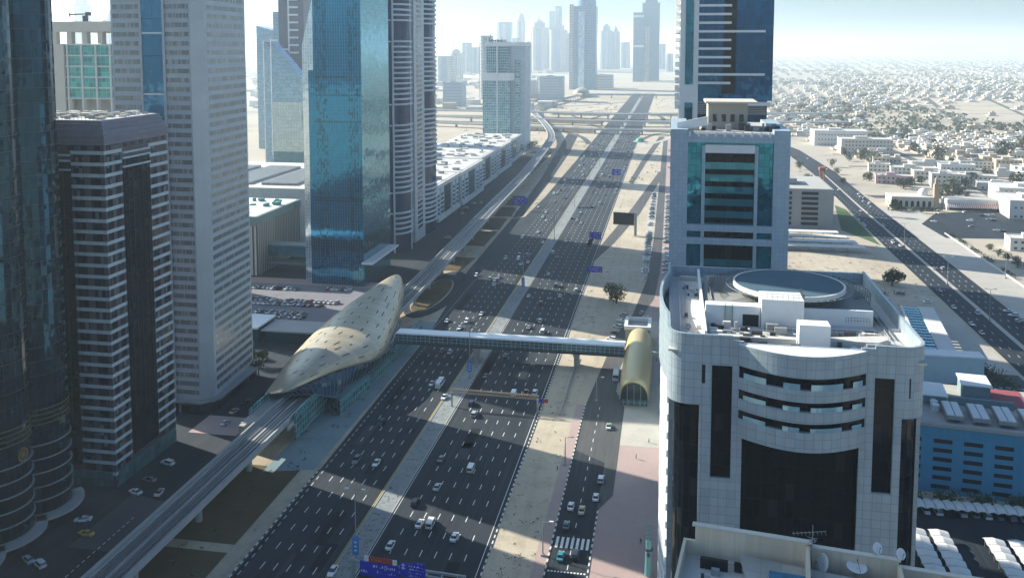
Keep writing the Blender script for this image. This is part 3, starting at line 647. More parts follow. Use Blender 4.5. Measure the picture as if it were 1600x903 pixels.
# --- row of low blocks along the street
M['rowgl'] = glass('row_window_glass', (.03, .09, .11), 1.5, 3.4, .5, .1, (.05, .08, .09), .1, .2, .4)
M['rowgreen'] = glass('row_green_glass', (.03, .19, .18), 1.5, 3.4, .5, .1, (.05, .12, .12), .1, .2, .3)
def rowblock(y0, y1, xf, zt, lab, gm):
    t = thing('office_block', lab, 'building', (xf, y0, 0), 0, 'low office row along the street')
    L = y1 - y0
    b = MB(); b.box(-70, 0, 0, L, 0, zt - 3); b.build('wall', M['greyp'], t)
    b = MB(); b.box(-71, 1.5, -.8, L + .8, zt - 2.99, zt); b.build('eaves', M['pale'], t)
    b = MB(); b.box(-69, -.5, 1, L - 1, zt + .01, zt + .3); b.build('roof_deck', M['roofpale'], t)
    b = MB()
    for i in range(26):
        x = random.uniform(-64, -8); y = random.uniform(4, L - 8); b.box(x, x + random.uniform(1.5, 7), y, y + random.uniform(1.5, 6), zt + .3, zt + random.uniform(1, 3.2), random.randint(0, 1))
    build_each(b, 'roof_unit', [M['pale'], M['roofgrey']], t)
    b = MB(); b.box(.01, .5, L * .36, L * .62, 4, zt - 4); b.build('glass_bay', gm, t)
    for k, (a0, a1) in enumerate(((.03, .12), (.16, .30), (.68, .80), (.86, .96))):
        b = MB(); b.box(.01, .9, L * a0, L * a1, 3, zt - 4); b.build('pilaster', M['bandgrey'], t)
        for f in range(int((zt - 9) / 3.5)):
            b = MB(); b.box(.91, 1.0, L * a0 + 1, L * a1 - 1, 5 + f * 3.5, 7 + f * 3.5); b.build('window', M['rowgl'], t)
    for f in range(int((zt - 9) / 3.5)):
        b = MB(); b.box(-68, -2, -.3, -.01, 5 + f * 3.5, 7 + f * 3.5); b.build('window_strip', M['rowgl'], t)
    b = MB(); b.box(.01, 2.2, 1, L - 1, 0, 2.9); b.build('arcade', M['pale'], t)
for i, (y0, y1, xf, zt, gm) in enumerate(((664, 738, -178, 29, 'rowgl'), (742, 830, -177, 29, 'rowgreen'), (836, 920, -181, 29, 'rowgl'), (926, 1010, -182, 28, 'rowgl'), (1016, 1105, -186, 27, 'rowgreen'))):
    rowblock(y0, y1, xf, zt, 'low flat-roofed office block, %s in the row beyond the twin towers' % ('nearest', 'second', 'middle', 'fourth', 'farthest')[i], M[gm])
t = thing('villa_block', 'white stepped low building behind the office row', 'building', (-305, 1010, 0))
b = MB(); b.box(0, 50, 0, 70, 0, 16); b.box(8, 22, 10, 24, 16, 23); b.build('wall', M['white'], t)
for f in range(4): b = MB(); b.box(1, 49, -.3, -.01, 3 + f * 3.4, 4.8 + f * 3.4); b.box(50.01, 50.3, 1, 69, 3 + f * 3.4, 4.8 + f * 3.4); b.build('window_strip', M['rowgl'], t)

# --- grid glass hotel
M['gridgl'] = glass('grid_hotel_glass', (.10, .24, .28), 2.6, 3.5, .75, .08, (.55, .62, .64), .35, .5, .4, .01, .01)
t = thing('grid_glass_hotel', 'glass grid tower with white mid band and a rooftop script sign', 'tower', (-243, 1160, 0))
b = MB(); b.box(2, 34, 0, 46, 0, 137); b.build('glass_curtain', M['gridgl'], t)
b = MB(); b.box(34.01, 54, 2, 46, 0, 137); b.build('side_wall', panel('pale_blue_side', (.42, .50, .54), 4, 3.5, .3, .7), t)
b = MB(); b.box(40, 47, 1.2, 1.99, 0, 120); b.build('side_glass', M['gridgl'], t)
b = MB(); b.prism([(1, -1), (36, -1), (54.5, 1), (54.5, 47), (1, 47)], 137.01, 142); b.build('crown', M['white'], t)
b = MB(); b.prism([(-2, -3.5), (34.5, -3.5), (40, -1), (40, 0), (-2, 0)], 92, 102); b.build('mid_band', M['white'], t)
b = MB(); b.box(-2, 34.5, -3.5, -.01, 0, 91.9); b.build('lower_curtain', M['gridgl'], t)
b = MB(); b.box(16.6, 18, -4.2, 0, 0, 137); b.build('centre_rib', M['white'], t)
t = thing('rooftop_sign', 'dark script lettering sign standing on the roof of the grid glass hotel', 'sign', (-241, 1160, 142))
b = MB(); random.seed(3)
x = 5.5
for k in range(17):
    hgt = random.choice((3, 3.4, 6, 3, 4.6)); z0 = -1.8 if k in (8,) else .3
    b.box(x, x + .55, -.4, 0, z0, hgt); b.box(x + .55, x + 1.2, -.4, 0, random.choice((.3, 1.6, 2.5)), random.choice((1.0, 2.3, 3.1)) + .5); x += 1.25
b.box(4.0, 5.0, -.4, 0, .3, 6.5); b.box(5, 6.8, -.4, 0, 5.2, 6); b.tube((6, -.2, 8), (6, -.2, 12), .9, .1)
b.build('letters', M['darkmetal'], t)
b = MB(); b.box(3, 32, .1, .3, .1, .5); b.box(3, 32, .1, .3, 3.0, 3.3); b.build('sign_frame', M['steel'], t)
random.seed(11)
# --- skyline
M['skyA'] = glass('skyline_blue_glass', (.10, .22, .33), 6, 8, .5, .2, (.07, .15, .23), .8, 1.6, .2)
M['skyB'] = panel('skyline_pale_cladding', (.44, .45, .45), 7, 9, 2.5, .55, .1, .6)
def place(u0, u1, vt, Y):
    d = lambda u, v: (ray(u, v)[0] / ray(u, v)[1] * Y, H + ray(u, v)[2] / ray(u, v)[1] * Y)
    return d(u0, 90)[0], d(u1, 90)[0], d((u0 + u1) / 2, vt)[1]
def skytower(u0, u1, vt, Y, m, lab, crown=None):
    x0, x1, zt = place(u0, u1, vt, Y); zt = min(zt, 402); wd = x1 - x0
    t = thing('distant_tower', lab, 'tower', ((x0 + x1) / 2, Y, 0), 0, 'hazy skyline towers')
    hb = zt * (.86 if crown else 1); b = MB(); h_ = wd / 2; c = wd * .16
    b.prism([(-h_ + c, 0), (h_ - c, 0), (h_, c), (h_, wd - c), (h_ - c, wd), (-h_ + c, wd), (-h_, wd - c), (-h_, c)], 0, hb); b.build('wall', m, t)
    b = MB(); b.box(-h_ * .28, h_ * .28, -wd * .03, 0, 2, hb * .97); b.box(-h_ * 1.0, -h_ * .9, -.5, 0, 2, hb * .9); b.build('centre_bay', M['skyB'] if m is M['skyA'] else M['skyA'], t)
    if crown == 'step':
        b = MB(); b.box(-h_ * .6, h_ * .6, wd * .2, wd * .8, hb, hb + (zt - hb) * .7); b.box(-h_ * .3, h_ * .3, wd * .35, wd * .65, hb + (zt - hb) * .7, zt); b.build('crown', m, t)
    elif crown == 'dome':
        b = MB(); o = [(h_ * .95 * math.cos(R(a)), hb + (zt - hb) * math.sin(R(a)) ** 1) for a in range(0, 91, 15)]
        for (r0, z0), (r1, z1) in zip(o[:-1], o[1:]): b.tube((0, wd / 2, z0), (0, wd / 2, z1), r0, max(r1, .05), 12, cap=False)
        b.build('dome', m, t)
    elif crown == 'spire':
        b = MB(); b.tube((0, wd / 2, hb), (0, wd / 2, zt), wd * .35, .3, 8); b.build('spire', m, t)
    return t
SKY = [(799, 812, 60, 4800, 'skyA', 'hazy squat tower just right of the grid hotel crown', None), (820, 830, 64, 4700, 'skyB', 'hazy thin block left of the ornate pale tower', 'step'), (846, 858, 48, 5400, 'skyA', 'hazy blue block between the two ornate pale towers', None), (968, 984, 66, 6000, 'skyB', 'very faint low block right of the pointed tower', None), (838, 845, 24, 5800, 'skyA', 'faint slim tower peeking above the ornate pale tower', 'spire'), (735, 750, 74, 4600, 'skyB', 'faint block directly left of the pale flat-topped slab', None), (1041, 1052, 84, 5200, 'skyB', 'faint low block at the left edge of the balcony tower', None), (749, 768, 56, 2300, 'skyB', 'pale flat-topped slab, just left behind the grid hotel', None), (776, 798, 35, 5000, 'skyA', 'hazy broad tower with flat top above the grid hotel sign', None),
 (806, 819, 20, 5600, 'skyB', 'hazy slim tower with a pointed dome top', 'dome'), (829, 854, 32, 5200, 'skyB', 'hazy pale ornate tower with stepped top', 'step'),
 (857, 868, 18, 5400, 'skyA', 'hazy blue slab, left one of two joined above the pale towers', None), (866, 877, 10, 5350, 'skyA', 'hazy blue slab, taller right one of two joined', None),
 (857, 884, 36, 5000, 'skyB', 'hazy pale tower with ornate crown, left of the big blue tower', 'step'), (884, 898, 52, 5100, 'skyB', 'hazy low pale tower touching the left side of the big blue tower', None),
 (938, 956, 38, 5600, 'skyA', 'hazy blurred tower with spiky top, right of the big blue tower', 'step'), (954, 968, 40, 5700, 'skyA', 'hazy pointed tower right of the spiky one', 'spire'),
 (1029, 1040, 69, 5800, 'skyA', 'small hazy block right of the tall stepped tower', None), (680, 707, 88, 3200, 'skyB', 'hazy mid-rise block just right of the twin towers', None),
 (702, 720, 77, 3800, 'skyB', 'hazy mid-rise with narrow top left of the grid hotel', 'step'), (721, 735, 67, 4500, 'skyA', 'faint narrow block left of the grid hotel', None),
 (116, 134, -12, 3600, 'skyA', 'hazy blue stepped tower with spire behind the green glass building', 'step'), (160, 178, 15, 3200, 'skyA', 'hazy blue block with antenna beside the grey tower', 'spire')]
for a_ in SKY: skytower(a_[0], a_[1], a_[2], a_[3], M[a_[4]], a_[5], a_[6])
t = thing('big_blue_tower', 'big blue glass tower with rounded stepped top beyond the interchange', 'tower', (-284, 2900, 0))
b = MB(); b.box(-42, 42, 0, 70, 0, 268); b.build('wall', M['skyA'], t)
b = MB(); b.box(-43, -30, -3, 10, 0, 274); b.build('pale_edge', M['skyB'], t)
b = MB(); b.box(-14, 6, -5, 10, 0, 250); b.build('centre_bay', glass('sky_bay_glass', (.36, .5, .6), 5, 7, .7, .15), t)
b = MB(); b.tube((8, 35, 268), (8, 35, 330), 32, 29, 20); b.build('drum', M['skyA'], t)
t = thing('stepped_blue_tower', 'tall pale blue tower with stepped top, near the right-hand tower', 'tower', (-170, 3700, 0))
x0, x1, zt = place(1003, 1030, 5, 3700); b = MB(); b.box(x0 + 170, x1 + 170, 0, 60, 0, zt); b.box(x0 + 182, x1 + 160, 8, 50, zt, zt + 40); b.build('wall', M['skyA'], t)
b = MB(); b.box(x0 + 180, x0 + 200, -5, 0, 0, zt * .7); b.build('centre_bay', M['skyB'], t)
t = thing('banded_blue_tower', 'pale blue shorter tower with two white bands, left of the tall stepped tower', 'tower', (-215, 3600, 0))
x0, x1, zt = place(989, 1005, 20, 3600); b = MB(); b.box(x0 + 215, x1 + 215, 0, 50, 0, zt); b.build('wall', M['skyA'], t)
b = MB(); b.box(x0 + 214, x1 + 216, -2, 0, zt * .5, zt * .53); b.box(x0 + 214, x1 + 216, -2, 0, zt * .93, zt * .96); b.build('white_band', M['white'], t)
# ================================================================== railway, station, footbridge
VP = [(-131.5, 100), (-131.5, 300), (-131.8, 440), (-135, 560), (-140, 720), (-143.5, 860), (-150, 1000), (-157, 1130), (-166, 1250), (-185, 1370), (-216, 1520), (-250, 1663), (-276, 1800), (-288, 1960), (-274, 2140), (-256, 2290), (-245, 2420)]
pts = curve_pts(VP, 8)
def sweep(prof, pts, cap=True):
    b = MB(); n = len(prof); vs = []
    for i, p in enumerate(pts):
        a = Vector(pts[max(0, i - 1)]); c = Vector(pts[min(len(pts) - 1, i + 1)]); d = (c - a).normalized(); nn = Vector((d.y, -d.x))
        vs += [(p[0] + nn.x * x, p[1] + nn.y * x, z) for x, z in prof]
    b.mesh(vs, [(i * n + k, i * n + (k + 1) % n, (i + 1) * n + (k + 1) % n, (i + 1) * n + k) for i in range(len(pts) - 1) for k in range(n)])
    b.face(vs[:n]); b.face(vs[-n:][::-1]); return b
t = thing('railway_viaduct', 'elevated metro viaduct with twin tracks curving along the left of the highway', 'viaduct')
sweep([(-5, 7.9), (-3, 6.2), (3, 6.2), (5, 7.9), (5, 8.2), (-5, 8.2)], pts).build('deck', M['concrete'], t)
for s_ in (-1, 1): sweep([(s_ * 5.25, 7.7), (s_ * 4.8, 7.7), (s_ * 4.8, 9.6), (s_ * 5.25, 9.6)][::s_], pts).build('parapet', plain('viaduct_parapet', (.34, .36, .36), .7, var=.12), t)
for c in (-2.1, 2.1):
    sweep([(c - 1.35, 8.21), (c + 1.35, 8.21), (c + 1.35, 8.5), (c - 1.35, 8.5)], pts).build('track_bed', plain('track_bed', (.14, .14, .14), .9, var=.2, sc=.8), t)
    for r_ in (-.72, .72, .32): sweep([(c + r_ - .09, 8.51), (c + r_ + .09, 8.51), (c + r_ + .09, 8.72), (c + r_ - .09, 8.72)], pts).build('rail', plain('rail_steel', (.42, .42, .42), .35, .8), t)
for x in (-4.0, 0, 4.0): sweep([(x - .35, 8.21), (x + .35, 8.21), (x + .35, 8.75), (x - .35, 8.75)], pts).build('cable_trough', M['concrete'], t)
dacc = 0; last = pts[0]; piers = []
for p in pts[1:]:
    seg = math.hypot(p[0] - last[0], p[1] - last[1]); k = max(1, int(seg / 2))
    for i in range(k):
        dacc += seg / k; q = (last[0] + (p[0] - last[0]) * i / k, last[1] + (p[1] - last[1]) * i / k)
        if dacc > 31: dacc = 0; piers.append(q)
    last = p
for q in piers:
    if 300 < q[1] < 442: continue
    b = MB(); b.tube((q[0], q[1], 0), (q[0], q[1], 4.6), 1.0, n=12); b.tube((q[0], q[1], 4.6), (q[0], q[1], 6.19), 1.0, 2.4, n=12); b.build('pier', M['concrete'], t)

# the shell-roofed station
M['goldshell'] = panel('champagne_gold_shell', (.46, .395, .275), 3.2, 1.6, .07, .72, .10, .36, .35)
EDGE = [(-145.4, 297.4, 9), (-138.6, 292.9, 11), (-133.4, 291.8, 12.5), (-126.9, 304.2, 13.5), (-123.0, 315.0, 13), (-119.2, 323.3, 12), (-115.1, 333.4, 10.5), (-115.1, 345.5, 9.5), (-116.4, 355.4, 8.8), (-120.2, 374.6, 8), (-123.9, 395.0, 8), (-131.0, 425.6, 8.5), (-136.7, 444.2, 9.5), (-139.8, 451.0, 11)]
def edge_at(t):
    def li(t):
        k = min(max(t, 0), 1) * 13; j = min(int(k), 12); f_ = k - j; return [EDGE[j][q] * (1 - f_) + EDGE[j + 1][q] * f_ for q in range(3)]
    L_ = [li(t + k * .005) for k in range(-7, 8)]; return [sum(v[q] for v in L_) / 15 for q in range(3)]
M['ribblue'] = plain('blue_grey_rib', (.10, .15, .19), .5)
def shell_station(name, label, cx, cy, sc, detail=True, mats=None):
    t = thing(name, label, 'station', (cx, cy, 0)); t.scale = (sc, sc, sc)
    gold, dark = mats; zb = 8.0
    ns, na = 60, 24
    nrm = (.7 / .97) ** .7 * (.27 / .97) ** .27
    def P(u, a, off=0.0):
        # leaf-shaped roof: u along the tracks, a from the left edge over the crown to the raised right edge
        X1, Y1, Z1 = edge_at(u); yl = 306 + 137 * u; xl = -145.5 + 4.5 * u - 32 * u ** .98 * (1 - u) ** .72
        hh = 10 * (u ** .7 * (1 - u) ** .27) / nrm + .2; an = math.pi * (1 - a); f_ = (1 + math.cos(an)) / 2
        return (xl + (X1 - xl) * f_ + 135.8 + off * math.cos(an), yl + (Y1 - yl) * f_ - 371.7, zb + (Z1 - zb) * f_ + (hh + off) * math.sin(an))
    vs = [P(i / ns, k / na) for i in range(ns + 1) for k in range(na + 1)]
    b = MB(); b.mesh(vs, [(i * (na + 1) + k, i * (na + 1) + k + 1, (i + 1) * (na + 1) + k + 1, (i + 1) * (na + 1) + k) for i in range(ns) for k in range(na)], 0, True)
    sh = b.build('shell_roof', gold, t)
    md = sh.modifiers.new('thick', 'SOLIDIFY'); md.thickness = .45; md.offset = -1
    # inner glazing under the shell
    b = MB(); b2 = MB()
    LOW = [(*at(u_, v_, z_), z_) for u_, v_, z_ in ((430, 617, 10.8), (470, 616, 10.2), (505, 618, 8.6), (529, 621, 7.2), (546, 602, 6.4), (580, 580, 5.8), (602, 562, 5.6), (611, 548, 5.6), (618, 528, 5.6), (626, 503, 5.8))]
    def low(u):
        def li(k): k = min(max(k, 0), 8.999); j = int(k); f_ = k - j; return [LOW[j][q] * (1 - f_) + LOW[j + 1][q] * f_ for q in range(3)]
        L_ = [li(u * 13 - 1 + k * .09) for k in range(-4, 5)]; v = [sum(q[c] for q in L_) / 9 for c in range(3)]; return (v[0] + 135.8, v[1] - 371.7, v[2])
    nl = 5; grid = []
    for i in range(5, 47):
        A = P(i / ns, 1); A = (A[0] - .25, A[1], A[2] - .12); B_ = low(i / ns); row = []
        for k in range(nl + 1): f_ = k / nl; bul = 1.2 * math.sin(math.pi * f_); row.append((A[0] + (B_[0] - A[0]) * f_ + bul * .6, A[1] + (B_[1] - A[1]) * f_ - bul * .2, A[2] + (B_[2] - A[2]) * f_ + bul * .8))
        grid.append(row)
    for r0, r1 in zip(grid[:-1], grid[1:]):
        for k in range(nl): b.face([r0[k], r1[k], r1[k + 1], r0[k + 1]], 0, True)
        b2.tube(r0[-1], r1[-1], .28, n=5)
    for r0 in grid:
        for k in range(nl): b2.tube(r0[k], r0[k + 1], .17, n=4)
    b.build('side_glazing', dark, t); b2.build('glazing_rib', M['ribblue'], t)
    if not detail: return t
    random.seed(21)
    for r_, a in enumerate((.16, .26, .36, .45, .54, .63, .72, .81, .90)):
        u = .16 + (r_ % 3) * .028 + random.uniform(0, .02)
        while u < .93:
            ln = random.choice((.005, .008, .012, .016)); wa = .010; aa = a + random.uniform(-.018, .018)
            b = MB(); b.face([P(u - ln, aa, .07), P(u + ln, aa, .07), P(u + ln, aa + wa, .07), P(u - ln, aa + wa, .07)]); b.build('slit_window', M['black'], t); u += random.uniform(.055, .105)
    return t
M['stglaz'] = glass('station_dark_glazing', (.012, .035, .05), 1.4, 1.4, .5, .1, (.03, .06, .075), .12)
ST = shell_station('metro_station', 'golden shell-shaped metro station straddling the elevated tracks', -135.8, 371.7, 1.0, True, (M['goldshell'], M['stglaz']))
M['tealribs'] = stripe_mat('teal_ribbed_roof', (.07, .20, .22), (.16, .33, .34), 1.1, 1, .5)
M['tealglass'] = glass('teal_platform_glass', (.10, .30, .30), 2.2, 2.2, .6, .12, (.30, .42, .42), .16, .16, .4)
tq = [at(515, 616, 5.6), at(533, 627, 5.6), at(579, 586, 5.6), at(552, 583, 5.6)]
t = thing('station_side_hall', 'teal ribbed side hall and platform wings at the foot of the golden station', 'station wing', (-131, 372, 0))
b = MB(); b.prism([(11.5, -50), (13.4, -46), (16.6, 28), (12.5, 30)], 0, 4.2); b.prism([(p[0] + 131 + (.4 if i in (0, 3) else -.4), p[1] - 372) for i, p in enumerate(tq)], 0, 5.3); b.build('glass_wall', M['tealglass'], t)
b = MB(); vs = [(p[0] + 131, p[1] - 372, 5.6) for p in tq]; b.face(vs); b.face([(v[0], v[1], v[2] - .3) for v in vs][::-1])
for i in range(4): j = (i + 1) % 4; b.face([vs[j], vs[i], (*vs[i][:2], vs[i][2] - .3), (*vs[j][:2], vs[j][2] - .3)])
b.build('ribbed_roof', M['tealribs'], t)
for i, (x0, x1) in enumerate(((5.3, 5.7), (-11.4, -5.5))):
    b = MB(); b.box(x0, x1, -98, -52, 6.6, 8.3); b.build('platform', M['concrete'], t)
    b = MB(); b.box(x1 - .2 if i == 0 else x0, x1 if i == 0 else x0 + .2, -92, -52, 8.31, 10.6); b.build('platform_screen', M['tealglass'], t)
b = MB(); b.box(5.75, 6.3, -93, -44, 1.5, 9.6); b.build('side_panel', M['tealglass'], t)
b = MB(); b.box(-11, -9, -100.4, -98.01, 3, 8.2); b.build('end_wall', M['concrete'], t)
# footbridge
t = thing('footbridge', 'enclosed footbridge with flat white roof crossing the highway from the golden station', 'bridge', (0, 371, 0))
b = MB(); b.box(-117, -17.5, -3.2, 3.2, 10.4, 11.0); b.build('roof', plain('white_bridge_roof', (.80, .82, .82), .5, var=.06), t)
M['brgl'] = glass('bridge_glass', (.13, .25, .28), 2.0, 1.3, .6, .1, (.36, .42, .43), .18, .14, .3)
b = MB(); b.box(-116.8, -17.7, -2.9, 2.9, 7.1, 10.39); b.build('glass_wall', M['brgl'], t)
b = MB(); b.box(-117, -17.5, -3.1, 3.1, 6.0, 7.09); b.build('deck', M['darkmetal'], t)
for x in (-81.5, -38.0): b = MB(); b.box(x - 1, x + 1, -2.2, 2.2, 0, 5.0); b.box(x - 1.4, x + 1.4, -2.9, 2.9, 5.01, 5.99); b.build('pier', M['concrete'], t)
t = thing('lift_shaft', 'grey lift block with white open roof beside the gold entrance hall', 'building', (-14, 388, 0))
b = MB(); b.box(-5, 6, 12, 26, 0, 8); b.build('wall', M['steel'], t)
b = MB(); b.box(-5.5, 6.5, 11.5, 13, 8.01, 9.5); b.box(-5.5, 6.5, 25, 26.5, 8.01, 9.5); b.box(-5.5, -4, 13.01, 24.99, 8.01, 9.5); b.box(5, 6.5, 13.01, 24.99, 8.01, 9.5); b.build('parapet', M['white'], t)
t = thing('entrance_hall', 'golden barrel-vaulted station entrance on the right pavement', 'station entrance', (-12.2, 328, 0))
M['goldrib'] = stripe_mat('gold_ribbed_sheet', (.56, .46, .24), (.47, .38, .19), 1.2, 1, .8); M['goldrib'].node_tree.nodes['Principled BSDF'].inputs['Roughness'].default_value = .4; M['goldrib'].node_tree.nodes['Principled BSDF'].inputs['Metallic'].default_value = .3
b = MB(); vs = []; nA = 16
for y, k in [(0, .86), (5, .9), (20, 1), (40, 1), (58, .97), (66, .85), (70, .66)]:
    vs += [(5.6 * math.cos(math.pi * i / nA) * (k if k > .9 else k * .5 + .5), y + (2.5 * (1 - math.sin(math.pi * i / nA)) if y == 0 else 0), 2.6 + 9.2 * k * math.sin(math.pi * i / nA) ** .85) for i in range(nA + 1)]
b.mesh(vs, [(r * (nA + 1) + i, r * (nA + 1) + i + 1, (r + 1) * (nA + 1) + i + 1, (r + 1) * (nA + 1) + i) for r in range(6) for i in range(nA)], 0, True)
o = b.build('vault_roof', M['goldrib'], t); md = o.modifiers.new('thick', 'SOLIDIFY'); md.thickness = .4; md.offset = -1
b = MB(); b.box(-5.0, 5.0, 4, 64, 0, 2.9); b.build('side_wall', M['brgl'], t)
b = MB(); b.prism([(5.1 * math.cos(math.pi * i / 12), 2.6 + 7.2 * math.sin(math.pi * i / 12)) for i in range(13)], 0, .2)
vs = [(x, 3.4, z) for x, z in [(5.1 * math.cos(math.pi * i / 12), 2.6 + 7.2 * math.sin(math.pi * i / 12)) for i in range(13)]]; b = MB(); b.face(vs); b.build('end_glazing', M['stglaz'], t)
b = MB()
for x in (-2.5, 0, 2.5): b.box(x - .12, x + .12, 3.0, 3.39, 0, 8.5)
b.build('end_mullion', M['steel'], t)
# the far station and footbridge
t = shell_station('metro_station', 'pale far shell station left of the highway beyond the flyovers', -250, 2520, 1.25, False, (M['goldshell'], M['stglaz']))
t = thing('footbridge', 'far hazy footbridge crossing the highway beyond the flyovers', 'bridge', (0, 2440, 0))
b = MB(); b.box(-240, 60, -4, 4, 10, 12); b.build('roof', M['white'], t)
b = MB(); b.box(-239, 59, -3.5, 3.5, 6, 9.99); b.build('glass_wall', M['brgl'], t)
for x in (-160, -81, -40): b = MB(); b.box(x - 1.5, x + 1.5, -2, 2, 0, 5.99); b.build('pier', M['concrete'], t)

# ================================================================== right-hand buildings
M['nb'] = panel('silver_grey_cladding', (.32, .385, .41), 1.75, 1.75, .07, .52, .07, .42, .1, streak=.42)
M['nbglass'] = glass('near_black_glass', (.004, .006, .008), 1.6, 3.6, .0, .06, (.006, .008, .009), .08, .1, .4, .01, .02, .06, (.016, .019, .02), spec=.16)
M['balglass'] = glass('blue_balustrade_glass', (.30, .50, .58), 3.2, 4, .4, .12, None, var=.15)
t = thing('helipad_tower', 'silver clad office tower with rounded corners and a round rooftop helipad', 'tower', (0, 180, 0))
fl = arc(4.5, 4.5, 4.5, 4.5, 180, 270, 8); fr = arc(45.3, 4.7, 4.7, 4.7, 270, 360, 8)
left = [(0, 61), (-.2, 52)] + [(-1.9 * math.sin(math.pi * k / 8) ** .7 - .1, 50 - 36 * k / 8) for k in range(9)] + [(-.1, 12)]
outer = left + fl
def wallrun(pl, z0, z1, th, m, name='upper_wall', z1s=None):
    inn = offset(pl, -th, False); b = MB(); n = len(pl)
    z1s = z1s or [z1] * n
    for i in range(n - 1):
        a, c = pl[i], pl[i + 1]; d, e = inn[i + 1], inn[i]
        b.mesh([(a[0], a[1], z0), (c[0], c[1], z0), (d[0], d[1], z0), (e[0], e[1], z0), (a[0], a[1], z1s[i]), (c[0], c[1], z1s[i + 1]), (d[0], d[1], z1s[i + 1]), (e[0], e[1], z1s[i])],
               [(0, 1, 5, 4), (2, 3, 7, 6), (4, 5, 6, 7), (3, 2, 1, 0)] + ([(3, 0, 4, 7)] if i == 0 else []) + ([(1, 2, 6, 5)] if i == n - 2 else []))
    return b.build(name, m, t)
wallrun(outer + [(6.9, 0)], 63, 77.6, .6, M['nb'])
wallrun([(43.7, 0)] + fr + [(50, 61)], 62.9, 77.2, .6, M['nb'])
b = MB()
b.box(6.92, 7.6, .02, .6, 71.4, 77.6); b.box(6.92, 7.6, .02, .6, 63, 67.5); b.box(7.61, 8.9, 0, .6, 0, 77.6); b.box(8.91, 12.9, 0, .6, 71.4, 77.6); b.box(8.91, 12.9, 0, .6, 0, 48)
b.box(12.91, 15, 0, .6, 0, 76.6); b.box(15.01, 37.4, .0, .6, 75.0, 76.2); b.box(37.41, 40, 0, .6, 0, 76.6); b.box(40.01, 43.69, 0, .6, 70.8, 77.2); b.box(40.01, 43.69, 0, .6, 0, 47.5); b.box(43.7, 45.2, 0.003, .6, 0, 62.89); b.box(6.5, 7.6, 0.003, .6, 0, 62.99)
b.build('front_wall', M['nb'], t)
b = MB(); b.box(8.9, 12.9, .62, 1, 48, 71.4); b.build('tall_window', M['nbglass'], t)
b = MB(); b.box(40, 43.7, .62, 1, 47.5, 70.8); b.build('tall_window', M['nbglass'], t)
b = MB(); b.box(6.9, 7.6, .3, .8, 67.5, 71.4); b.build('slit_window', M['black'], t)
b = MB(); b.box(46.0, 46.7, -.004 + .15, .4, 67, 71); b.build('slit_window', M['black'], t)
b = MB(); b.prism(arc(6, 6.5, 4.6, 5.2, 180, 270, 6) + [(7.5, 1.3), (7.5, 50), (1.4, 50)], 0, 62.95); b.build('corner_glass', M['nbglass'], t)
b = MB(); b.prism([(44.5, 1.3)] + arc(44.5, 6.5, 4.6, 5.2, 270, 360, 6) + [(49.1, 60), (44.5, 60)], 0, 62.85); b.build('corner_glass', M['nbglass'], t)
b = MB(); b.box(15, 37.4, 2.2, 3, 0, 58.5); b.build('main_glass', M['nbglass'], t)
bow = [(14.0 + 24.6 * k / 24, -5.6 * math.sin(math.pi * k / 24) ** .9) for k in range(25)]
for z0, z1, sh in ((71.7, 76.0, 0), (66.9, 69.3, 0), (62.7, 65.0, 0), (57.0, 60.9, 0)):
    b = MB(); bw = [(x, y * (1 if z0 > 70 else .96)) for x, y in bow]
    b.prism(bw + [(38.6, .0), (14, .0)][0:0], z0, z1); b.build('bowed_band', M['nb'], t)
b = MB(); b.prism([(x, y + .02) for x, y in bow], 76.01, 76.15); b.build('lit_bowed_top', M['white'], t)  # cap whiter than the cladding: the sky-lit top face is put into its colour
for z0, z1 in ((69.31, 71.69), (65.01, 66.89), (60.91, 62.69)):
    b = MB(); b.prism([(x * .98 + .5, y * .80) for x, y in bow], z0, z1); b.build('balcony_void', M['nbglass'], t)
    for x0, x1 in ((.05, .22), (.36, .46), (.58, .80), (.90, .98)):
        b = MB(); i0, i1 = int(x0 * 24), max(int(x0 * 24) + 1, int(x1 * 24)); pp = [(x, y * .94 - .1) for x, y in bow[i0:i1 + 1]]
        b.prism(pp + [(x, y + .15) for x, y in pp[::-1]], z0, z0 + (z1 - z0) * .5); b.build('balustrade', M['balglass'], t)
b = MB(); b.box(.2, 49.7, .7, 60.5, 73.6, 74.0); b.build('roof_deck', M['roofpale'], t)
b = MB(); b.box(1, 49.2, 60, 61, 0, 76.8); b.box(49.2, 50, 5, 61, 0, 62.8); b.box(.4, 1.4, 12, 60, 0, 62.9); b.build('rear_wall', M['nb'], t)
for k in range(14):
    b = MB(); b.prism([(-1.6 * math.sin(math.pi * j / 8), 14 + 36 * j / 8) for j in range(9)] + [(.39, 50), (.39, 14)], 4 + k * 4.1, 5.6 + k * 4.1); b.build('side_balcony', M['white'], t)
for z in (64.6, 68.2, 71.8):
    b = MB(); b.prism([(-1.95 * math.sin(math.pi * j / 8) - .16, 17 + 31 * j / 8) for j in range(9)] + [(-.0, 48), (-.0, 17)], z, z + 1.3); b.build('side_slot', M['t5d'], t)
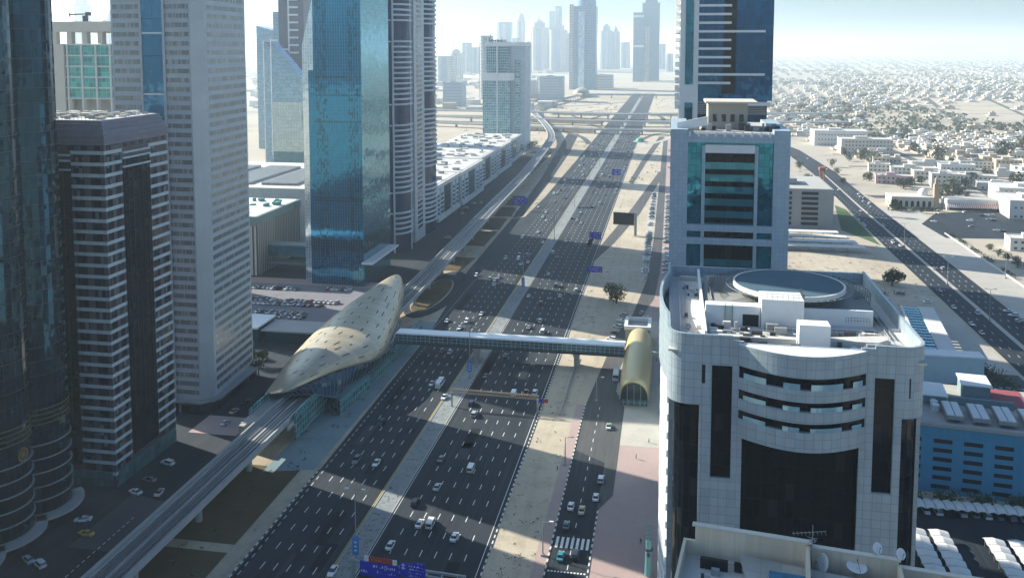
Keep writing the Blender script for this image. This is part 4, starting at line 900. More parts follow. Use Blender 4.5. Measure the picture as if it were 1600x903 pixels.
# parapet insides, rooftop blocks
b = MB(); b.box(7.5, 8.0, 5, 58, 74.01, 76.8); b.build('roof_partition', M['white'], t)
b = MB(); b.box(2.6, 2.9, 6, 57, 74.01, 74.5); b.box(2.9, 7.2, 56, 57, 74.01, 75); b.build('roof_kerb', M['cream'], t)
b = MB(); b.prism([(8.2, 19), (20, 19), (20, 22), (8.2, 22)], 74.01, 78.4); b.build('plant_room', M['white'], t)
b = MB(); b.box(16.2, 19.6, 18.9, 19.5, 74.02, 76.6); b.build('plant_door', M['black'], t)
b = MB(); b.box(20.1, 29, 18, 25, 74.01, 80.4); b.build('stair_tower', M['white'], t)
b = MB(); b.box(29.1, 44.2, 22.5, 23.2, 74.01, 77.6); b.build('screen_wall', M['white'], t)
b = MB(); b.box(26.3, 32.4, 5.2, 9, 74.01, 79.0); b.build('white_box', M['white'], t)
b = MB(); vs = [(8, 24, 76), (46, 24, 76), (45, 55, 76), (9, 55, 76), (27, 36, 79)]; b.mesh(vs, [(0, 1, 4), (1, 2, 4), (2, 3, 4), (3, 0, 4)]); b.build('hipped_roof', plain('grey_roof_sheet', (.22, .22, .2), .7, var=.15), t)
b = MB(); b.ring([(9, 3.2), (26, 3.2), (26, 4.4), (9, 4.4)], 0.01, 74.01, 74.9); b.prism([(32.6, 7), (42, 7), (44.5, 9.5), (44.5, 12), (32.6, 9)], 74.01, 75.6); b.box(9, 26, 6.5, 8, 74.01, 75.5); b.build('roof_upstand', M['roofpale'], t)
b = MB()
for i in range(78):
    x = random.uniform(9, 43); y = random.uniform(2.5, 17); q = random.uniform(.3, 1.3)
    if 25.5 < x < 33: continue
    b.box(x - q, x + q, y - q * .5, y + q * .5, 74.01, 74.2 + random.uniform(.3, 1.7), random.randint(0, 2))
for i in range(16): x = random.uniform(3.2, 7); y = random.uniform(8, 50); b.box(x, x + random.uniform(.3, 1), y, y + random.uniform(.3, 1.2), 74.01, 74.3 + random.random() * .7, random.randint(0, 2))
build_each(b, 'roof_unit', [M['steel'], M['darkmetal'], M['pale']], t)
def railing(b, a, c, z, h=1.1, n=8):
    a = Vector((*a, z)); c = Vector((*c, z)); up = Vector((0, 0, h))
    for i in range(n + 1): p = a.lerp(c, i / n); b.tube(p, p + up, .04, n=4)
    for k in (.5, 1): b.tube(a + up * k, c + up * k, .04, n=4)
b = MB(); railing(b, (20.1, 18.1), (29, 18.1), 80.4, 1.3); railing(b, (29, 18.1), (29, 25), 80.4, 1.3); railing(b, (20.5, 15), (28, 15), 74.1, 1.5); railing(b, (33, 12.2), (44, 12.2), 75, 1.2, 10); railing(b, (44.6, 12), (44.2, 22), 74.2, 1.6, 10); railing(b, (38, 20), (43, 20), 75.5, 1.2); b.build('roof_railing', M['darkmetal'], t)
b = MB()
for x in (12.4, 14.0): b.tube((x, 18.8, 74), (x, 18.8, 79), .08, n=4)
for k in range(9): b.tube((12.4, 18.8, 74.4 + k * .5), (14, 18.8, 74.4 + k * .5), .05, n=4)
b.build('access_ladder', M['greensteel'], t)
for q in (((9, 14.5, 74.5), (25, 14.5, 74.5)), ((33, 15, 74.6), (44, 15, 74.6)), ((33, 16, 74.9), (44, 16, 74.9)), ((46, 14, 74.3), (46, 56, 74.3)), ((47, 14, 74.3), (47, 52, 74.3)), ((4, 10, 74.3), (4, 52, 74.3)), ((10, 30, 76.6), (10, 52, 76.6))):
    b = MB(); b.tube(*q, .14, n=6); b.build('roof_pipe', M['steel'], t)
# helipad
t = thing('helipad', 'round blue-grey helipad deck on steel brackets above the silver tower roof', 'helipad', (27.8, 215, 0))
b = MB(); b.tube((0, 0, 79.3), (0, 0, 79.9), 12.2, n=48); b.build('deck', plain('helipad_deck', (.075, .125, .15), .9, var=.2, sc=.25, spec=.08), t)
b = MB(); b.ring([(12.25 * math.cos(2 * math.pi * i / 48), 12.25 * math.sin(2 * math.pi * i / 48)) for i in range(48)], .45, 79.0, 80.05); b.build('rim', M['pale'], t)
b = MB()
for i in range(48):
    a = 2 * math.pi * i / 48; a2 = a + math.pi / 48
    p = lambda r, z, q: (r * math.cos(q), r * math.sin(q), z)
    b.tube(p(12.7, 79.2, a), p(14.3, 79.4, a), .05, n=4); b.tube(p(12.4, 79.0, a), p(10.8, 77.2, a2), .06, n=4); b.tube(p(10.8, 77.2, a2), p(12.4, 79, a + math.pi / 24), .06, n=4); b.tube(p(14.3, 79.4, a), p(14.3, 79.4, a + math.pi / 24), .05, n=4)
    b.tube(p(10.8, 77.2, a2), p(10.8, 77.2, a2 + math.pi / 24), .07, n=4)
b.build('truss_skirt', M['steel'], t)
b = MB(); b.tube((0, 0, 76.5), (0, 0, 79.29), 3, 10.5, n=24); b.build('support_cone', M['pale'], t)
t = thing('safety_net_frame', 'steel lattice fringe around the back of the helipad', 'frame', (27.8, 217, 0))
b = MB()
for r0, z0, r1, z1, a0, a1 in ((14.8, 77.2, 18.5, 78.2, -15, 200),):
    k = 46
    for i in range(k):
        a = R(a0 + (a1 - a0) * i / k); a2 = R(a0 + (a1 - a0) * (i + 1) / k); p = lambda r, z, q: (r * math.cos(q), r * math.sin(q), z)
        b.tube(p(r0, z0, a), p(r1, z1, a), .06, n=4); b.tube(p(r0, z0, a), p(r1, z1, a2), .04, n=4); b.tube(p(r1, z1, a), p(r1, z1, a2), .06, n=4); b.tube(p(r0, z0, a), p(r0, z0, a2), .06, n=4); b.tube(p(r1, z1, a), p(r1 - .5, 74, a), .05, n=4)
b.build('lattice', M['darkmetal'], t)

# middle building
M['mb'] = panel('pale_blue_cladding', (.34, .43, .48), 1.3, 1.3, .06, .6, .06, .45)
M['mbgl'] = glass('cyan_glass', (.025, .19, .26), 1.6, 2.0, .8, .05, (.012, .07, .095), .08, .08, .25, .006, .016)
M['mbspan'] = glass('teal_spandrel_glass', (.04, .19, .23), 2.5, 2.2, .6, .12, None, var=.2)
t = thing('panelled_tower', 'square pale blue panelled tower with recessed cyan glass front, behind the helipad', 'tower', (0, 285, 0))
b = MB(); b.box(0, 5.4, 0, 45, 0, 109.5); b.build('side_pier', M['mb'], t)
b = MB(); b.box(31.5, 36.4, 0, 45, 0, 109.5); b.build('side_pier', M['mb'], t)
b = MB(); b.box(5.41, 31.49, .1, 45, 105.5, 108.2); b.build('top_beam', M['mb'], t)
b = MB(); b.box(5.41, 31.49, 1.6, 44, 0, 105.49); b.build('glass_curtain', M['mbgl'], t)
for z in (77.4, 73.2): b = MB(); b.box(5.41, 31.49, .1, 1.59, z, z + 2.1); b.build('cross_beam', M['mb'], t)
for x in (10.3, 26.4): b = MB(); b.box(x - .5, x + .5, .4, 1.59, 0, 104.5); b.build('inner_pier', M['mb'], t)
b = MB(); b.box(10.81, 25.89, .5, 1.59, 102.2, 104.8); b.build('lintel', M['white'], t)
b = MB(); b.box(10.81, 25.89, 1.3, 1.58, 20, 102.19); b.build('dark_recess', M['nbglass'], t)
for k in range(19):
    z = 99.3 - k * 3.85
    if z < 24 or 72 < z + 1 < 79: continue
    b = MB(); b.box(10.81, 25.89, .7, 1.29, z - 2.2, z); b.build('spandrel', M['mbspan'], t)
b = MB(); b.box(1, 35, 1, 44, 108.21, 108.5); b.build('roof_deck', M['roofgrey'], t)
for k in range(10): b = MB(); b.box(5.6 + k * 2.7, 6.2 + k * 2.7, -.2, .09, 107.4, 108.9); b.build('beam_bracket', M['white'], t)
b = MB(); b.box(12, 24.5, 14, 30, 108.51, 117); b.build('penthouse', plain('beige_penthouse', (.38, .35, .29), .8), t)
b = MB(); b.box(11, 27.5, 12, 31, 117.01, 117.6); b.build('penthouse_roof', M['cream'], t)
for k in range(4): b = MB(); b.box(13.5 + k * 2.8, 14.8 + k * 2.8, 13.7, 13.99, 111, 113.4); b.build('arched_window', M['darkwin'], t)
b = MB(); b.mesh([(2, 5, 108.5), (11.5, 5, 110.5), (11.5, 5, 113.3), (2, 5, 111.3), (2, 5.6, 108.5), (11.5, 5.6, 110.5), (11.5, 5.6, 113.3), (2, 5.6, 111.3)], [(0, 1, 2, 3), (7, 6, 5, 4), (3, 2, 6, 7), (0, 3, 7, 4), (1, 5, 6, 2), (0, 4, 5, 1)]); b.build('slanted_screen', M['white'], t)
b = MB()
for i in range(30): x = random.uniform(2, 34); y = random.uniform(6, 13); q = random.uniform(.3, 1.1); b.box(x - q, x + q, y - q, y + q, 108.51, 109 + random.random() * 2, random.randint(0, 1))
build_each(b, 'roof_unit', [M['steel'], M['darkmetal']], t)
# far right tower with long balconies
M['rtgl'] = glass('royal_blue_glass', (.008, .085, .19), 2.2, 3.7, .85, .05, (.015, .07, .12), .08, .06, .15, .008, .02)
t = thing('balcony_tower', 'white and royal blue tower with long white balcony slabs, rising behind the panelled tower', 'tower', (0, 400, 0))
b = MB(); b.box(3.6, 43, 1.5, 44, 112, 246); b.build('glass_curtain', M['rtgl'], t)
b = MB(); b.box(3.5, 11.4, 0, 44, 0, 246); b.build('white_wall', M['white'], t)
b = MB(); b.box(5.8, 9.2, -.3, -.01, 119, 246); b.box(5.8, 9.2, -.3, -.01, 96, 111); b.build('stair_glazing', M['mbgl'], t)
b = MB(); b.box(11.41, 41, 2.5, 44, 0, 111.99); b.build('lower_wall', M['navy'], t)
b = MB()
for k in range(12): b.box(11.41, 40.5, 1.9, 2.49, 106 + k * .75, 106.45 + k * .75)
b.build('louvre_band', M['concrete'], t)
for k in range(34):
    z = 119.2 + k * 3.72; wide = k % 5 == 1
    b = MB(); b.box(11.41, 39.5 if wide else 25.2, -.8, 1.49, z, z + 1.0); b.build('balcony', M['white'], t)
for k in range(34):
    b = MB(); b.box(1.6, 3.49, 4, 40, 108 + k * 3.72, 109.5 + k * 3.72); b.build('side_balcony', M['white'], t)
b = MB(); b.box(22, 27.5, 1.2, 1.49, 115, 246); b.build('dark_glazing', M['nbglass'], t)
b = MB(); b.box(11.42, 41.5, -.5, 2.4, 100.5, 102); b.box(28, 42, -1.5, 2.4, 110, 111.5); b.build('ledge', M['white'], t)
# further towers of the same row, mostly hidden, whose shade falls across the right-hand highway
for y0, h_, lab in ((505, 190, 'pale tower of the right-hand row hidden behind the white and royal blue tower'), (640, 150, 'pale shorter tower farther back in the right-hand row')):
    t = thing('row_tower', lab, 'tower', (10, y0, 0))
    b = MB(); b.box(0, 29, 0, 34, 0, h_); b.build('wall', M['greyp'], t)
    b = MB(); b.box(3, 26, -.4, -.01, 4, h_ - 4); b.build('glass_curtain', M['rtgl'], t)
# ================================================================== foreground roof
M['fbwall'] = panel('cream_parapet', (.60, .50, .375), 3.4, 9, .03, .8, .05, .8, 0, .2, 0, .55)
t = thing('cream_roof_building', 'cream parapet rooftop with satellite dishes at the bottom right corner', 'building', (2.6, 121, 0), R(-7.5))
b = MB(); b.box(0, 44, -40, 0, 0, 65.4); b.build('wall', M['fbwall'], t)
b = MB(); b.box(.3, 43.7, -39.7, -.3, 65.41, 65.6); b.build('roof_deck', M['roofpale'], t)
b = MB(); b.box(1.6, 16.4, -.45, 0, 65.42, 69.8); b.box(16.41, 27.4, -.45, 0, 65.42, 69.3); b.box(27.41, 44, -.45, 0, 65.42, 68.4); b.box(0, .4, -40, .0, 65.42, 67.6); b.box(.41, 1.59, -.45, 0, 65.42, 67.6); b.box(43.5, 44, -40, -.46, 65.42, 67.8); b.build('parapet', M['fbwall'], t)
b = MB(); b.box(1.2, 16.8, -.7, .2, 69.81, 70.0); b.box(16.81, 27.6, -.65, .15, 69.31, 69.5); b.box(27.61, 44.2, -.65, .15, 68.41, 68.6); b.build('coping', M['cream'], t)
b = MB(); b.box(16.0, 16.5, -9, -.46, 65.61, 69.6); b.box(27.2, 27.7, -10, -.46, 65.61, 68.9); b.box(32.6, 33.0, -12, -.46, 65.61, 68.0); b.build('dividing_wall', M['fbwall'], t)
b = MB(); b.mesh([(7.5, -2.0, 67.6), (36, -3.4, 67.2), (36, -16, 66.6), (11, -16, 66.6)], [(0, 1, 2, 3)]); b.mesh([(7.5, -2.0, 67.45), (36, -3.4, 67.05), (36, -16, 66.45), (11, -16, 66.45)], [(3, 2, 1, 0)]); b.build('sheet_roof', panel('weathered_roof_sheet', (.33, .32, .28), 2.6, 2.6, .05, .6, .14, .6), t)
b = MB(); b.box(11.5, 30, -13, -4.9, 67.5, 67.8); b.build('skylight', M['t5d'], t)
for q in ((2.6, 6.2, -3.4, -2.8, 65.61, 67.0), (7, 8, -3.0, -2.5, 65.61, 66.8), (34.5, 38.5, -.7, -.46, 66.0, 67.4)): b = MB(); b.box(*q); b.build('wall_opening', M['black'], t)
b = MB(); b.prism([(31, -4.5), (38, -5.5), (38.5, -8.5), (31, -7.5)], 65.61, 66.2); b.box(33, 43, -9, -5, 65.61, 66.9); b.build('stair', M['fbwall'], t)
b = MB(); railing(b, (24, -4.6), (28, -3.8), 66.6, 1.1, 8); railing(b, (28, -3.8), (32.5, -4.2), 66.8, 1.1, 12); b.build('stair_railing', M['white'], t)
b = MB()
for i in range(26): x = random.uniform(2, 42); y = random.uniform(-12, -1.6); q = random.uniform(.2, .7); b.box(x, x + q * 1.6, y - q, y, 65.61, 65.7 + random.uniform(.2, 1.1), random.randint(0, 2))
build_each(b, 'roof_unit', [M['steel'], M['cream'], M['darkmetal']], t)
for q in (((2, -2.0, 66.0), (16, -2.0, 66.0)), ((17, -.9, 66.2), (27, -.9, 66.2)), ((33.5, -1.2, 66.0), (43, -1.2, 66.0))): b = MB(); b.tube(*q, .07, n=5); b.build('roof_pipe', M['steel'], t)
def dish(lab, x, y, z, r, az, el):
    t = thing('satellite_dish', lab, 'satellite dish', (x, y, z), R(az), 'rooftop satellite dishes'); b = MB(); rings = []
    for i in range(6):
        q = r * i / 5; rings.append([(q * math.cos(2 * math.pi * k / 20), q * math.sin(2 * math.pi * k / 20), .22 * r * (i / 5) ** 2) for k in range(20)])
    ce, se = math.cos(R(el)), math.sin(R(el)); T = lambda p: (p[0], -p[2] * ce + p[1] * se - .0, p[1] * ce + p[2] * se + 1.25)
    for A, B_ in zip(rings[:-1], rings[1:]):
        b.mesh([T(p) for p in A + B_], [(k, (k + 1) % 20, 20 + (k + 1) % 20, 20 + k) for k in range(20)], 0, True)
    o = b.build('bowl', M['white'], t); md = o.modifiers.new('thick', 'SOLIDIFY'); md.thickness = .04
    b = MB(); b.tube((0, .15, 0), (0, .1, 1.25), .06); b.tube((-.4, .4, 0), (0, .15, .8), .03, n=4); b.build('mount', M['steel'], t)
    b = MB(); b.tube(T((0, -r * .9, .2 * r)), T((0, 0, r * .9)), .03, n=4); b.tube(T((0, 0, r * .85)), T((0, 0, r * 1.05)), .07); b.build('feed_arm', M['darkmetal'], t)
fbp = lambda x, y: (2.6 + x * math.cos(R(-7.5)) - y * math.sin(R(-7.5)), 121 + x * math.sin(R(-7.5)) + y * math.cos(R(-7.5)))
for lab, x, y, z, r, az, el in (('upright white dish in front of the tall parapet, largest of the four', 18.3, -1.3, 66.6, 1.25, -60, 20), ('flat lying white dish pointing up beside the upright one', 22.3, -1.1, 66.6, 1.3, 20, 80),
                                ('small tilted dish on top of the parapet, left of two', 24.7, -.3, 69.3, .72, 40, 25), ('small tilted dish on top of the parapet, right of two', 27.5, -.3, 69.0, .72, 40, 25)):
    dish(lab, *fbp(x, y), z, r, az - 7.5, el)
t = thing('tv_antenna', 'spiky grey aerial mast standing at the parapet of the cream roof', 'antenna', (*fbp(16.8, -.8), 65.6))
b = MB(); b.tube((0, 0, 0), (0, 0, 7), .05, n=5); b.build('mast', M['steel'], t)
b = MB(); b.tube((-2.6, 0, 5.6), (1.8, .4, 6.1), .04, n=4)
for i in range(9): x = -2.4 + i * .5; z = 5.62 + i * .055; b.tube((x, -.5, z), (x, .5, z), .025, n=4)
for i in range(7): a = i * .9; b.tube((0, 0, 5.2), (.7 * math.cos(a), .7 * math.sin(a), 5.2 - .6 * (i % 3)), .03, n=4); b.tube((0, 0, 4.5), (.5 * math.cos(a), .5 * math.sin(a), 4.9), .03, n=4)
b.build('aerial', M['steel'], t)
# ================================================================== blue service building and yard on the right
M['bluewall'] = panel('blue_render', (.055, .26, .40), 6, 9, .05, .85, .05, .7)
t = thing('blue_building', 'long bright blue low building with rows of dark slot windows', 'building', (60, 284, 0), R(-7))
b = MB(); b.box(0, 72, 0, 38, 0, 20.8); b.build('wall', M['bluewall'], t)
b = MB(); b.box(-.4, 72.4, -.6, 1.0, 20.81, 21.8); b.box(71, 72.4, 1.01, 38, 20.81, 21.8); b.build('cornice', M['concrete'], t)
for f in range(6):
    for k in range(6):
        x = 11.5 + k * 8.4 + (.3 if f else 0); b = MB(); b.box(x, x + (5.2 if k % 3 else 5.0), -.05, .2, 1.4 + f * 2.85, 2.65 + f * 2.85); b.build('slot_window', M['black'], t)
b = MB(); b.box(1, 70.9, 1.01, 37.5, 20.82, 21.0); b.build('roof_deck', M['roofgrey'], t)
b = MB()
b.box(14, 26, 17, 28, 21.01, 24); b.box(32, 40, 24, 34, 21.01, 26); b.box(27, 46, 19, 20, 21.01, 23.5); b.build('roof_block', [M['tealpave']], t)
b = MB(); b.box(13.5, 26.5, 16.5, 28.5, 24.01, 24.4); b.box(31.5, 40.5, 23.5, 34.5, 26.01, 26.4); b.build('block_roof', M['white'], t)
b = MB(); b.box(41, 51, 20.5, 37, 21.01, 21.2); b.build('red_court', plain('red_sports_surface', (.30, .08, .09), .8), t)
for i in range(6):
    b = MB(); b.box(24 + i * 7.2, 29 + i * 7.2, 3, 15, 22.2, 23.3)
    for k in range(10): b.box(24.3 + i * 7.2, 26.3 + i * 7.2, 3.4 + k * 1.15, 4.3 + k * 1.15, 23.31, 23.6, 1); b.box(26.7 + i * 7.2, 28.7 + i * 7.2, 3.4 + k * 1.15, 4.3 + k * 1.15, 23.31, 23.6, 1)
    b.box(24.2 + i * 7.2, 24.5 + i * 7.2, 4, 4.3, 21.01, 22.2); b.box(28.5 + i * 7.2, 28.8 + i * 7.2, 14, 14.3, 21.01, 22.2); b.build('cooling_unit', [M['steel'], M['white']], t)
for k in range(3): b = MB(); b.tube((22.2, 12 + k * 3, 21.01), (22.2, 12 + k * 3, 23.2), 1.2, n=14); b.build('water_tank', M['white'], t)
t = thing('white_wall_block', 'blank pale blue-white walled block behind the blue building', 'building', (98, 377, 0))
b = MB(); b.box(0, 27, 0, 7, 0, 11); b.build('wall', plain('pale_blue_render', (.44, .54, .58), .7), t)
b = MB(); b.box(-.3, 27.3, -.3, 7.3, 11.01, 11.6); b.build('coping', M['white'], t)
t = thing('louvred_pergola', 'long blue and white louvred pergola roof right of the silver tower', 'canopy', (103.5, 387, 0), R(-7.4))
b = MB(); b.box(0, 1, 0, 75, 7.5, 8.2); b.box(8, 15, 0, 75, 7.5, 8.3); b.build('edge_slab', M['pale'], t)
for k in range(17): b = MB(); b.box(1.01, 7.99, 1 + k * 4.4, 3.6 + k * 4.4, 7.4, 7.9); b.build('louvre', M['t5r'], t)
b = MB(); b.box(0, 15, -1, -.01, 4, 8.0); b.build('blue_fascia', M['bluewall'], t)
b = MB(); [b.box(x, x + .5, y, y + .5, 0, 7.39) for x in (.3, 14) for y in range(1, 75, 12)]; b.build('post', M['pale'], t)
# shade canopies over parked cars
M['shade'] = plain('white_shade_fabric', (.66, .65, .60), .7, var=.14, sc=.4)
def shade(lab, x0, y0, nb, bw, dp, rz=0, name='parking_canopy'):
    t = thing(name, lab, 'parking canopy', (x0, y0, 0), rz, 'shaded parking rows')
    for i in range(nb):
        b = MB(); n = 6; vs = []
        for k in range(n + 1):
            x = i * bw + .08 + (bw - .16) * k / n; h_ = 2.5 + .5 * math.sin(math.pi * k / n)
            vs += [(x, 0, h_ - .15), (x, dp * .5, h_ + .35), (x, dp, h_)]
        b.mesh(vs, [(k * 3 + j, k * 3 + 3 + j, k * 3 + 4 + j, k * 3 + 1 + j) for k in range(n) for j in (0, 1)]); o = b.build('canopy_bay', M['shade'], t); md = o.modifiers.new('thick', 'SOLIDIFY'); md.thickness = .06
    b = MB()
    for i in range(nb + 1): b.tube((i * bw, dp * .85, 0), (i * bw, dp * .85, 2.7), .09, n=5); b.tube((i * bw, .2, 2.45), (i * bw, dp * .85, 2.6), .06, n=4)
    b.build('canopy_frame', M['steel'], t)
shade('white scalloped shade row along the foot of the blue building', 58, 266, 30, 2.75, 5.2)
shade('striped white shade row, left one of the lower car park rows', 70.5, 200, 15, 3.6, 5.0, R(90)); shade('striped white shade row backing the left lower row', 76.5, 200, 15, 3.6, 5.0, R(90))
shade('striped white shade row, third from the left in the lower car park', 90, 198, 15, 3.6, 5.0, R(90)); shade('striped white shade row farthest right in the lower car park', 96, 198, 15, 3.6, 5.0, R(90))
# car park canopies, frame building and sand lot behind the panelled tower
for i in range(4):
    t = thing('long_shade_roof', 'long flat pale parking roof behind the panelled tower, %s of four' % ('nearest', 'second', 'third', 'farthest')[i], 'parking canopy', (60, 612 + i * 16, 0), 0, 'flat parking roofs')
    b = MB(); b.box(0, 68 - i * 3, 0, 8, 3.4, 3.8); b.build('roof', M['pale'], t)
    b = MB(); [b.box(k * 8 + 1, k * 8 + 1.4, 6, 6.4, 0, 3.39) for k in range(8)]; b.build('post', M['steel'], t)
t = thing('concrete_frame_building', 'grey unfinished mid-rise with open dark floors behind the panelled tower', 'building', (76, 690, 0))
b = MB(); b.box(0, 44, 0, 70, 0, 30); b.build('wall', M['concrete'], t)
for f in range(7): 
    for x0 in (2, 21): b = MB(); b.box(x0, x0 + 12, -.3, .2, 3 + f * 3.8, 5.2 + f * 3.8); b.build('open_floor', M['black'], t)
b = MB(); b.box(1, 43, 1, 69, 30.01, 30.3); b.build('roof_deck', M['roofgrey'], t)
b = MB(); b.box(8, 20, 20, 40, 30.31, 35); b.build('roof_core', M['concrete'], t)
M['orange'] = plain('orange_crane_paint', (.40, .14, .06), .6)
for i, (x, y, h_) in enumerate(((124, 770, 34), (112, 764, 20))):
    t = thing('tower_crane_mast', ('taller' if i == 0 else 'shorter') + ' orange lattice hoist mast beside the unfinished building', 'crane', (x, y, 0), 0, 'orange masts')
    b = MB(); q = 1.6
    for sx, sy in ((-1, -1), (1, -1), (1, 1), (-1, 1)): b.tube((sx * q, sy * q, 0), (sx * q, sy * q, h_), .35, n=4)
    for k in range(int(h_ / 3)):
        z = k * 3
        for sx, sy, tx, ty in ((-1, -1, 1, -1), (1, -1, 1, 1), (1, 1, -1, 1), (-1, 1, -1, -1)): b.tube((sx * q, sy * q, z), (tx * q, ty * q, z + 3), .2, n=4)
    b.build('lattice_mast', M['orange'], t); b = MB(); b.box(-2.5, 2.5, -2.5, 2.5, h_ + .01, h_ + 2.5); b.build('cab', M['orange'], t)
# right-hand district, nearest buildings
t = thing('arcaded_mosque', 'low cream arcaded mosque with dome and minaret by the right-hand highway', 'mosque', (186, 800, 0))
b = MB(); b.box(0, 34, 0, 22, 0, 9); b.build('wall', M['cream'], t)
for k in range(7):
    b = MB(); pp = [(1.8 + k * 4.6 + 1.2 * math.cos(a) + 1.2, 4.2 + 1.6 * math.sin(a)) for a in [math.pi * i / 8 for i in range(9)]]
    b.face([(x, -.06, z) for x, z in pp] + [(pp[-1][0], -.06, .5), (pp[0][0], -.06, .5)]); b.build('arch_opening', M['black'], t)
b = MB(); b.tube((28, 12, 9), (28, 12, 11), 4, 4, 16)
for i in range(6): a0, a1 = R(15 * i), R(15 * i + 15); b.tube((28, 12, 11 + 4 * math.sin(a0)), (28, 12, 11 + 4 * math.sin(a1)), 4 * math.cos(a0), max(.05, 4 * math.cos(a1)), 16, cap=False)
b.build('dome', M['white'], t)
b = MB(); b.box(34.5, 38.5, 2, 6, 0, 20); b.box(35.3, 37.7, 2.8, 5.2, 20, 24); b.tube((36.5, 4, 24), (36.5, 4, 27), 1.1, .05, 8); b.build('minaret', plain('tan_stone', (.42, .32, .22), .8), t)
t = thing('red_awning_building', 'low grey shop building with red and white awning next to the mosque', 'building', (228, 792, 0))
b = MB(); b.box(0, 44, 0, 16, 0, 9); b.build('wall', M['pale'], t)
b = MB(); b.mesh([(0, -3.5, 3.2), (44, -3.5, 3.2), (44, -.02, 6.2), (0, -.02, 6.2), (0, -3.5, 2.6), (44, -3.5, 2.6), (44, -.02, 5.6), (0, -.02, 5.6)], [(0, 1, 2, 3), (7, 6, 5, 4), (4, 5, 1, 0), (5, 6, 2, 1), (7, 4, 0, 3)]); b.build('awning', stripe_mat('red_awning', (.45, .07, .06), (.6, .55, .5), 1.6, 0, .65), t)
b = MB(); b.box(2, 42, -.2, -.01, .3, 3.8); b.build('shop_front', M['darkwin'], t)
b = MB(); b.box(1, 43, 1, 15, 9.01, 9.3); b.build('roof_deck', M['roofgrey'], t)
def lowblock(name, lab, x, y, wx, wy, h, mat, rz=0, floors=2, cat='building', group=None):
    t = thing(name, lab, cat, (x, y, 0), rz, group)
    b = MB(); b.box(0, wx, 0, wy, 0, h); b.build('wall', mat, t)
    b = MB(); b.box(-.2, wx + .2, -.2, .3, h + .01, h + .9); b.box(-.2, .3, .31, wy, h + .01, h + .9); b.box(wx - .3, wx + .2, .31, wy, h + .01, h + .9); b.box(.31, wx - .31, wy - .5, wy, h + .01, h + .9); b.build('parapet', mat, t)
    b = MB(); b.box(.31, wx - .31, .31, wy - .51, h + .01, h + .15); b.build('roof_deck', M['roofpale'], t)
    b = MB(); b.box(wx * .3, wx * .55, wy * .4, wy * .7, h + .16, h + 3); b.build('roof_room', mat, t)
    for f in range(floors):
        b = MB(); k = wx * .08
        while k < wx - 2: b.box(k, k + 1.8, -.05, .1, h / floors * f + 1.2, h / floors * f + 2.8); k += 4.2
        build_each(b, 'window', M['rowgl'], t)
    return t
lowblock('tan_block', 'tan three-storey block behind the right-hand highway', 214, 1190, 62, 30, 19, M['cream'], 0, 4)
lowblock('white_block', 'white stepped block beside the tan block', 196, 1290, 70, 40, 20, M['pale'], 0, 3)
M['offwhite'] = plain('offwhite_render', (.54, .52, .46), .8, var=.14)
PINK = plain('pink_render', (.50, .36, .36), .8)
for k, (u, v, wx, wy, h_, mt, rz, fl, lab) in enumerate(((1357, 268, 22, 14, 8, 'white', -8, 2, 'small white block nearest the green verge of the right-hand highway'), (1368, 287, 34, 16, 8, PINK, -8, 2, 'low building with pink lower storey near the villa trees'), (1392, 272, 46, 20, 7, 'white', -6, 2, 'long low white wing behind the pink building'),
      (1428, 280, 36, 18, 8, 'cream', -4, 2, 'cream-roofed low wing left of the striped office'), (1455, 293, 26, 16, 13, 'white', -6, 3, 'white office with three dark window bands behind the minaret'), (1488, 286, 40, 18, 8, 'white', -12, 2, 'white and blue low block right of the striped office'), (1425, 262, 50, 16, 6, 'white', 3, 1, 'long thin white roof behind the low wings'),
      (1470, 266, 36, 14, 6, 'pale', 0, 1, 'pale low shed left of the big dark tree'), (1528, 296, 40, 16, 6, 'white', -10, 1, 'bright white low house with terrace by the villa road'), (1500, 262, 44, 20, 7, 'pale', -6, 2, 'pale compound just right of the big dark tree'), (1535, 262, 30, 22, 12, 'villa_tan', -6, 3, 'tan villa block with tall square bays, left'), (1556, 266, 26, 20, 11, 'villa_tan', -6, 3, 'tan villa block with tall square bays, right'), (1585, 275, 34, 20, 9, 'white', -6, 2, 'white flat-roofed house beside the tan villas'))):
    mt = 'offwhite' if mt == 'white' else mt; mm = mt if not isinstance(mt, str) else plain('tan_villa_render', (.46, .36, .25), .8) if mt == 'villa_tan' else M[mt]
    x, y = at(u, v); lowblock('low_building', lab, x, y, wx, wy, h_, mm, R(rz), fl)
lowblock('white_colonnade', 'white building with tall columns at the right edge', *at(1577, 342), 44, 46, 14, M['pale'], R(-4), 2)
lowblock('dark_flat_office', 'flat-roofed grey office behind the colonnaded building', *at(1560, 318), 60, 40, 13, M['pale'], R(-6), 3)
lowblock('gate_house', 'small white arched lodge right of the frontage paving', *at(1578, 392), 30, 16, 8, M['pale'], R(-6), 2)
t = thing('blue_cabin', 'small bright blue cabin beside the hedge of the frontage paving', 'cabin', (199.5, 524, 0))
b = MB(); b.box(0, 6, 0, 5, 0, 3.6); b.build('wall', plain('bright_blue_paint', (.05, .22, .5), .5), t); b = MB(); b.box(-.4, 6.4, -.4, 5.4, 3.61, 4.0); b.build('roof', M['white'], t)
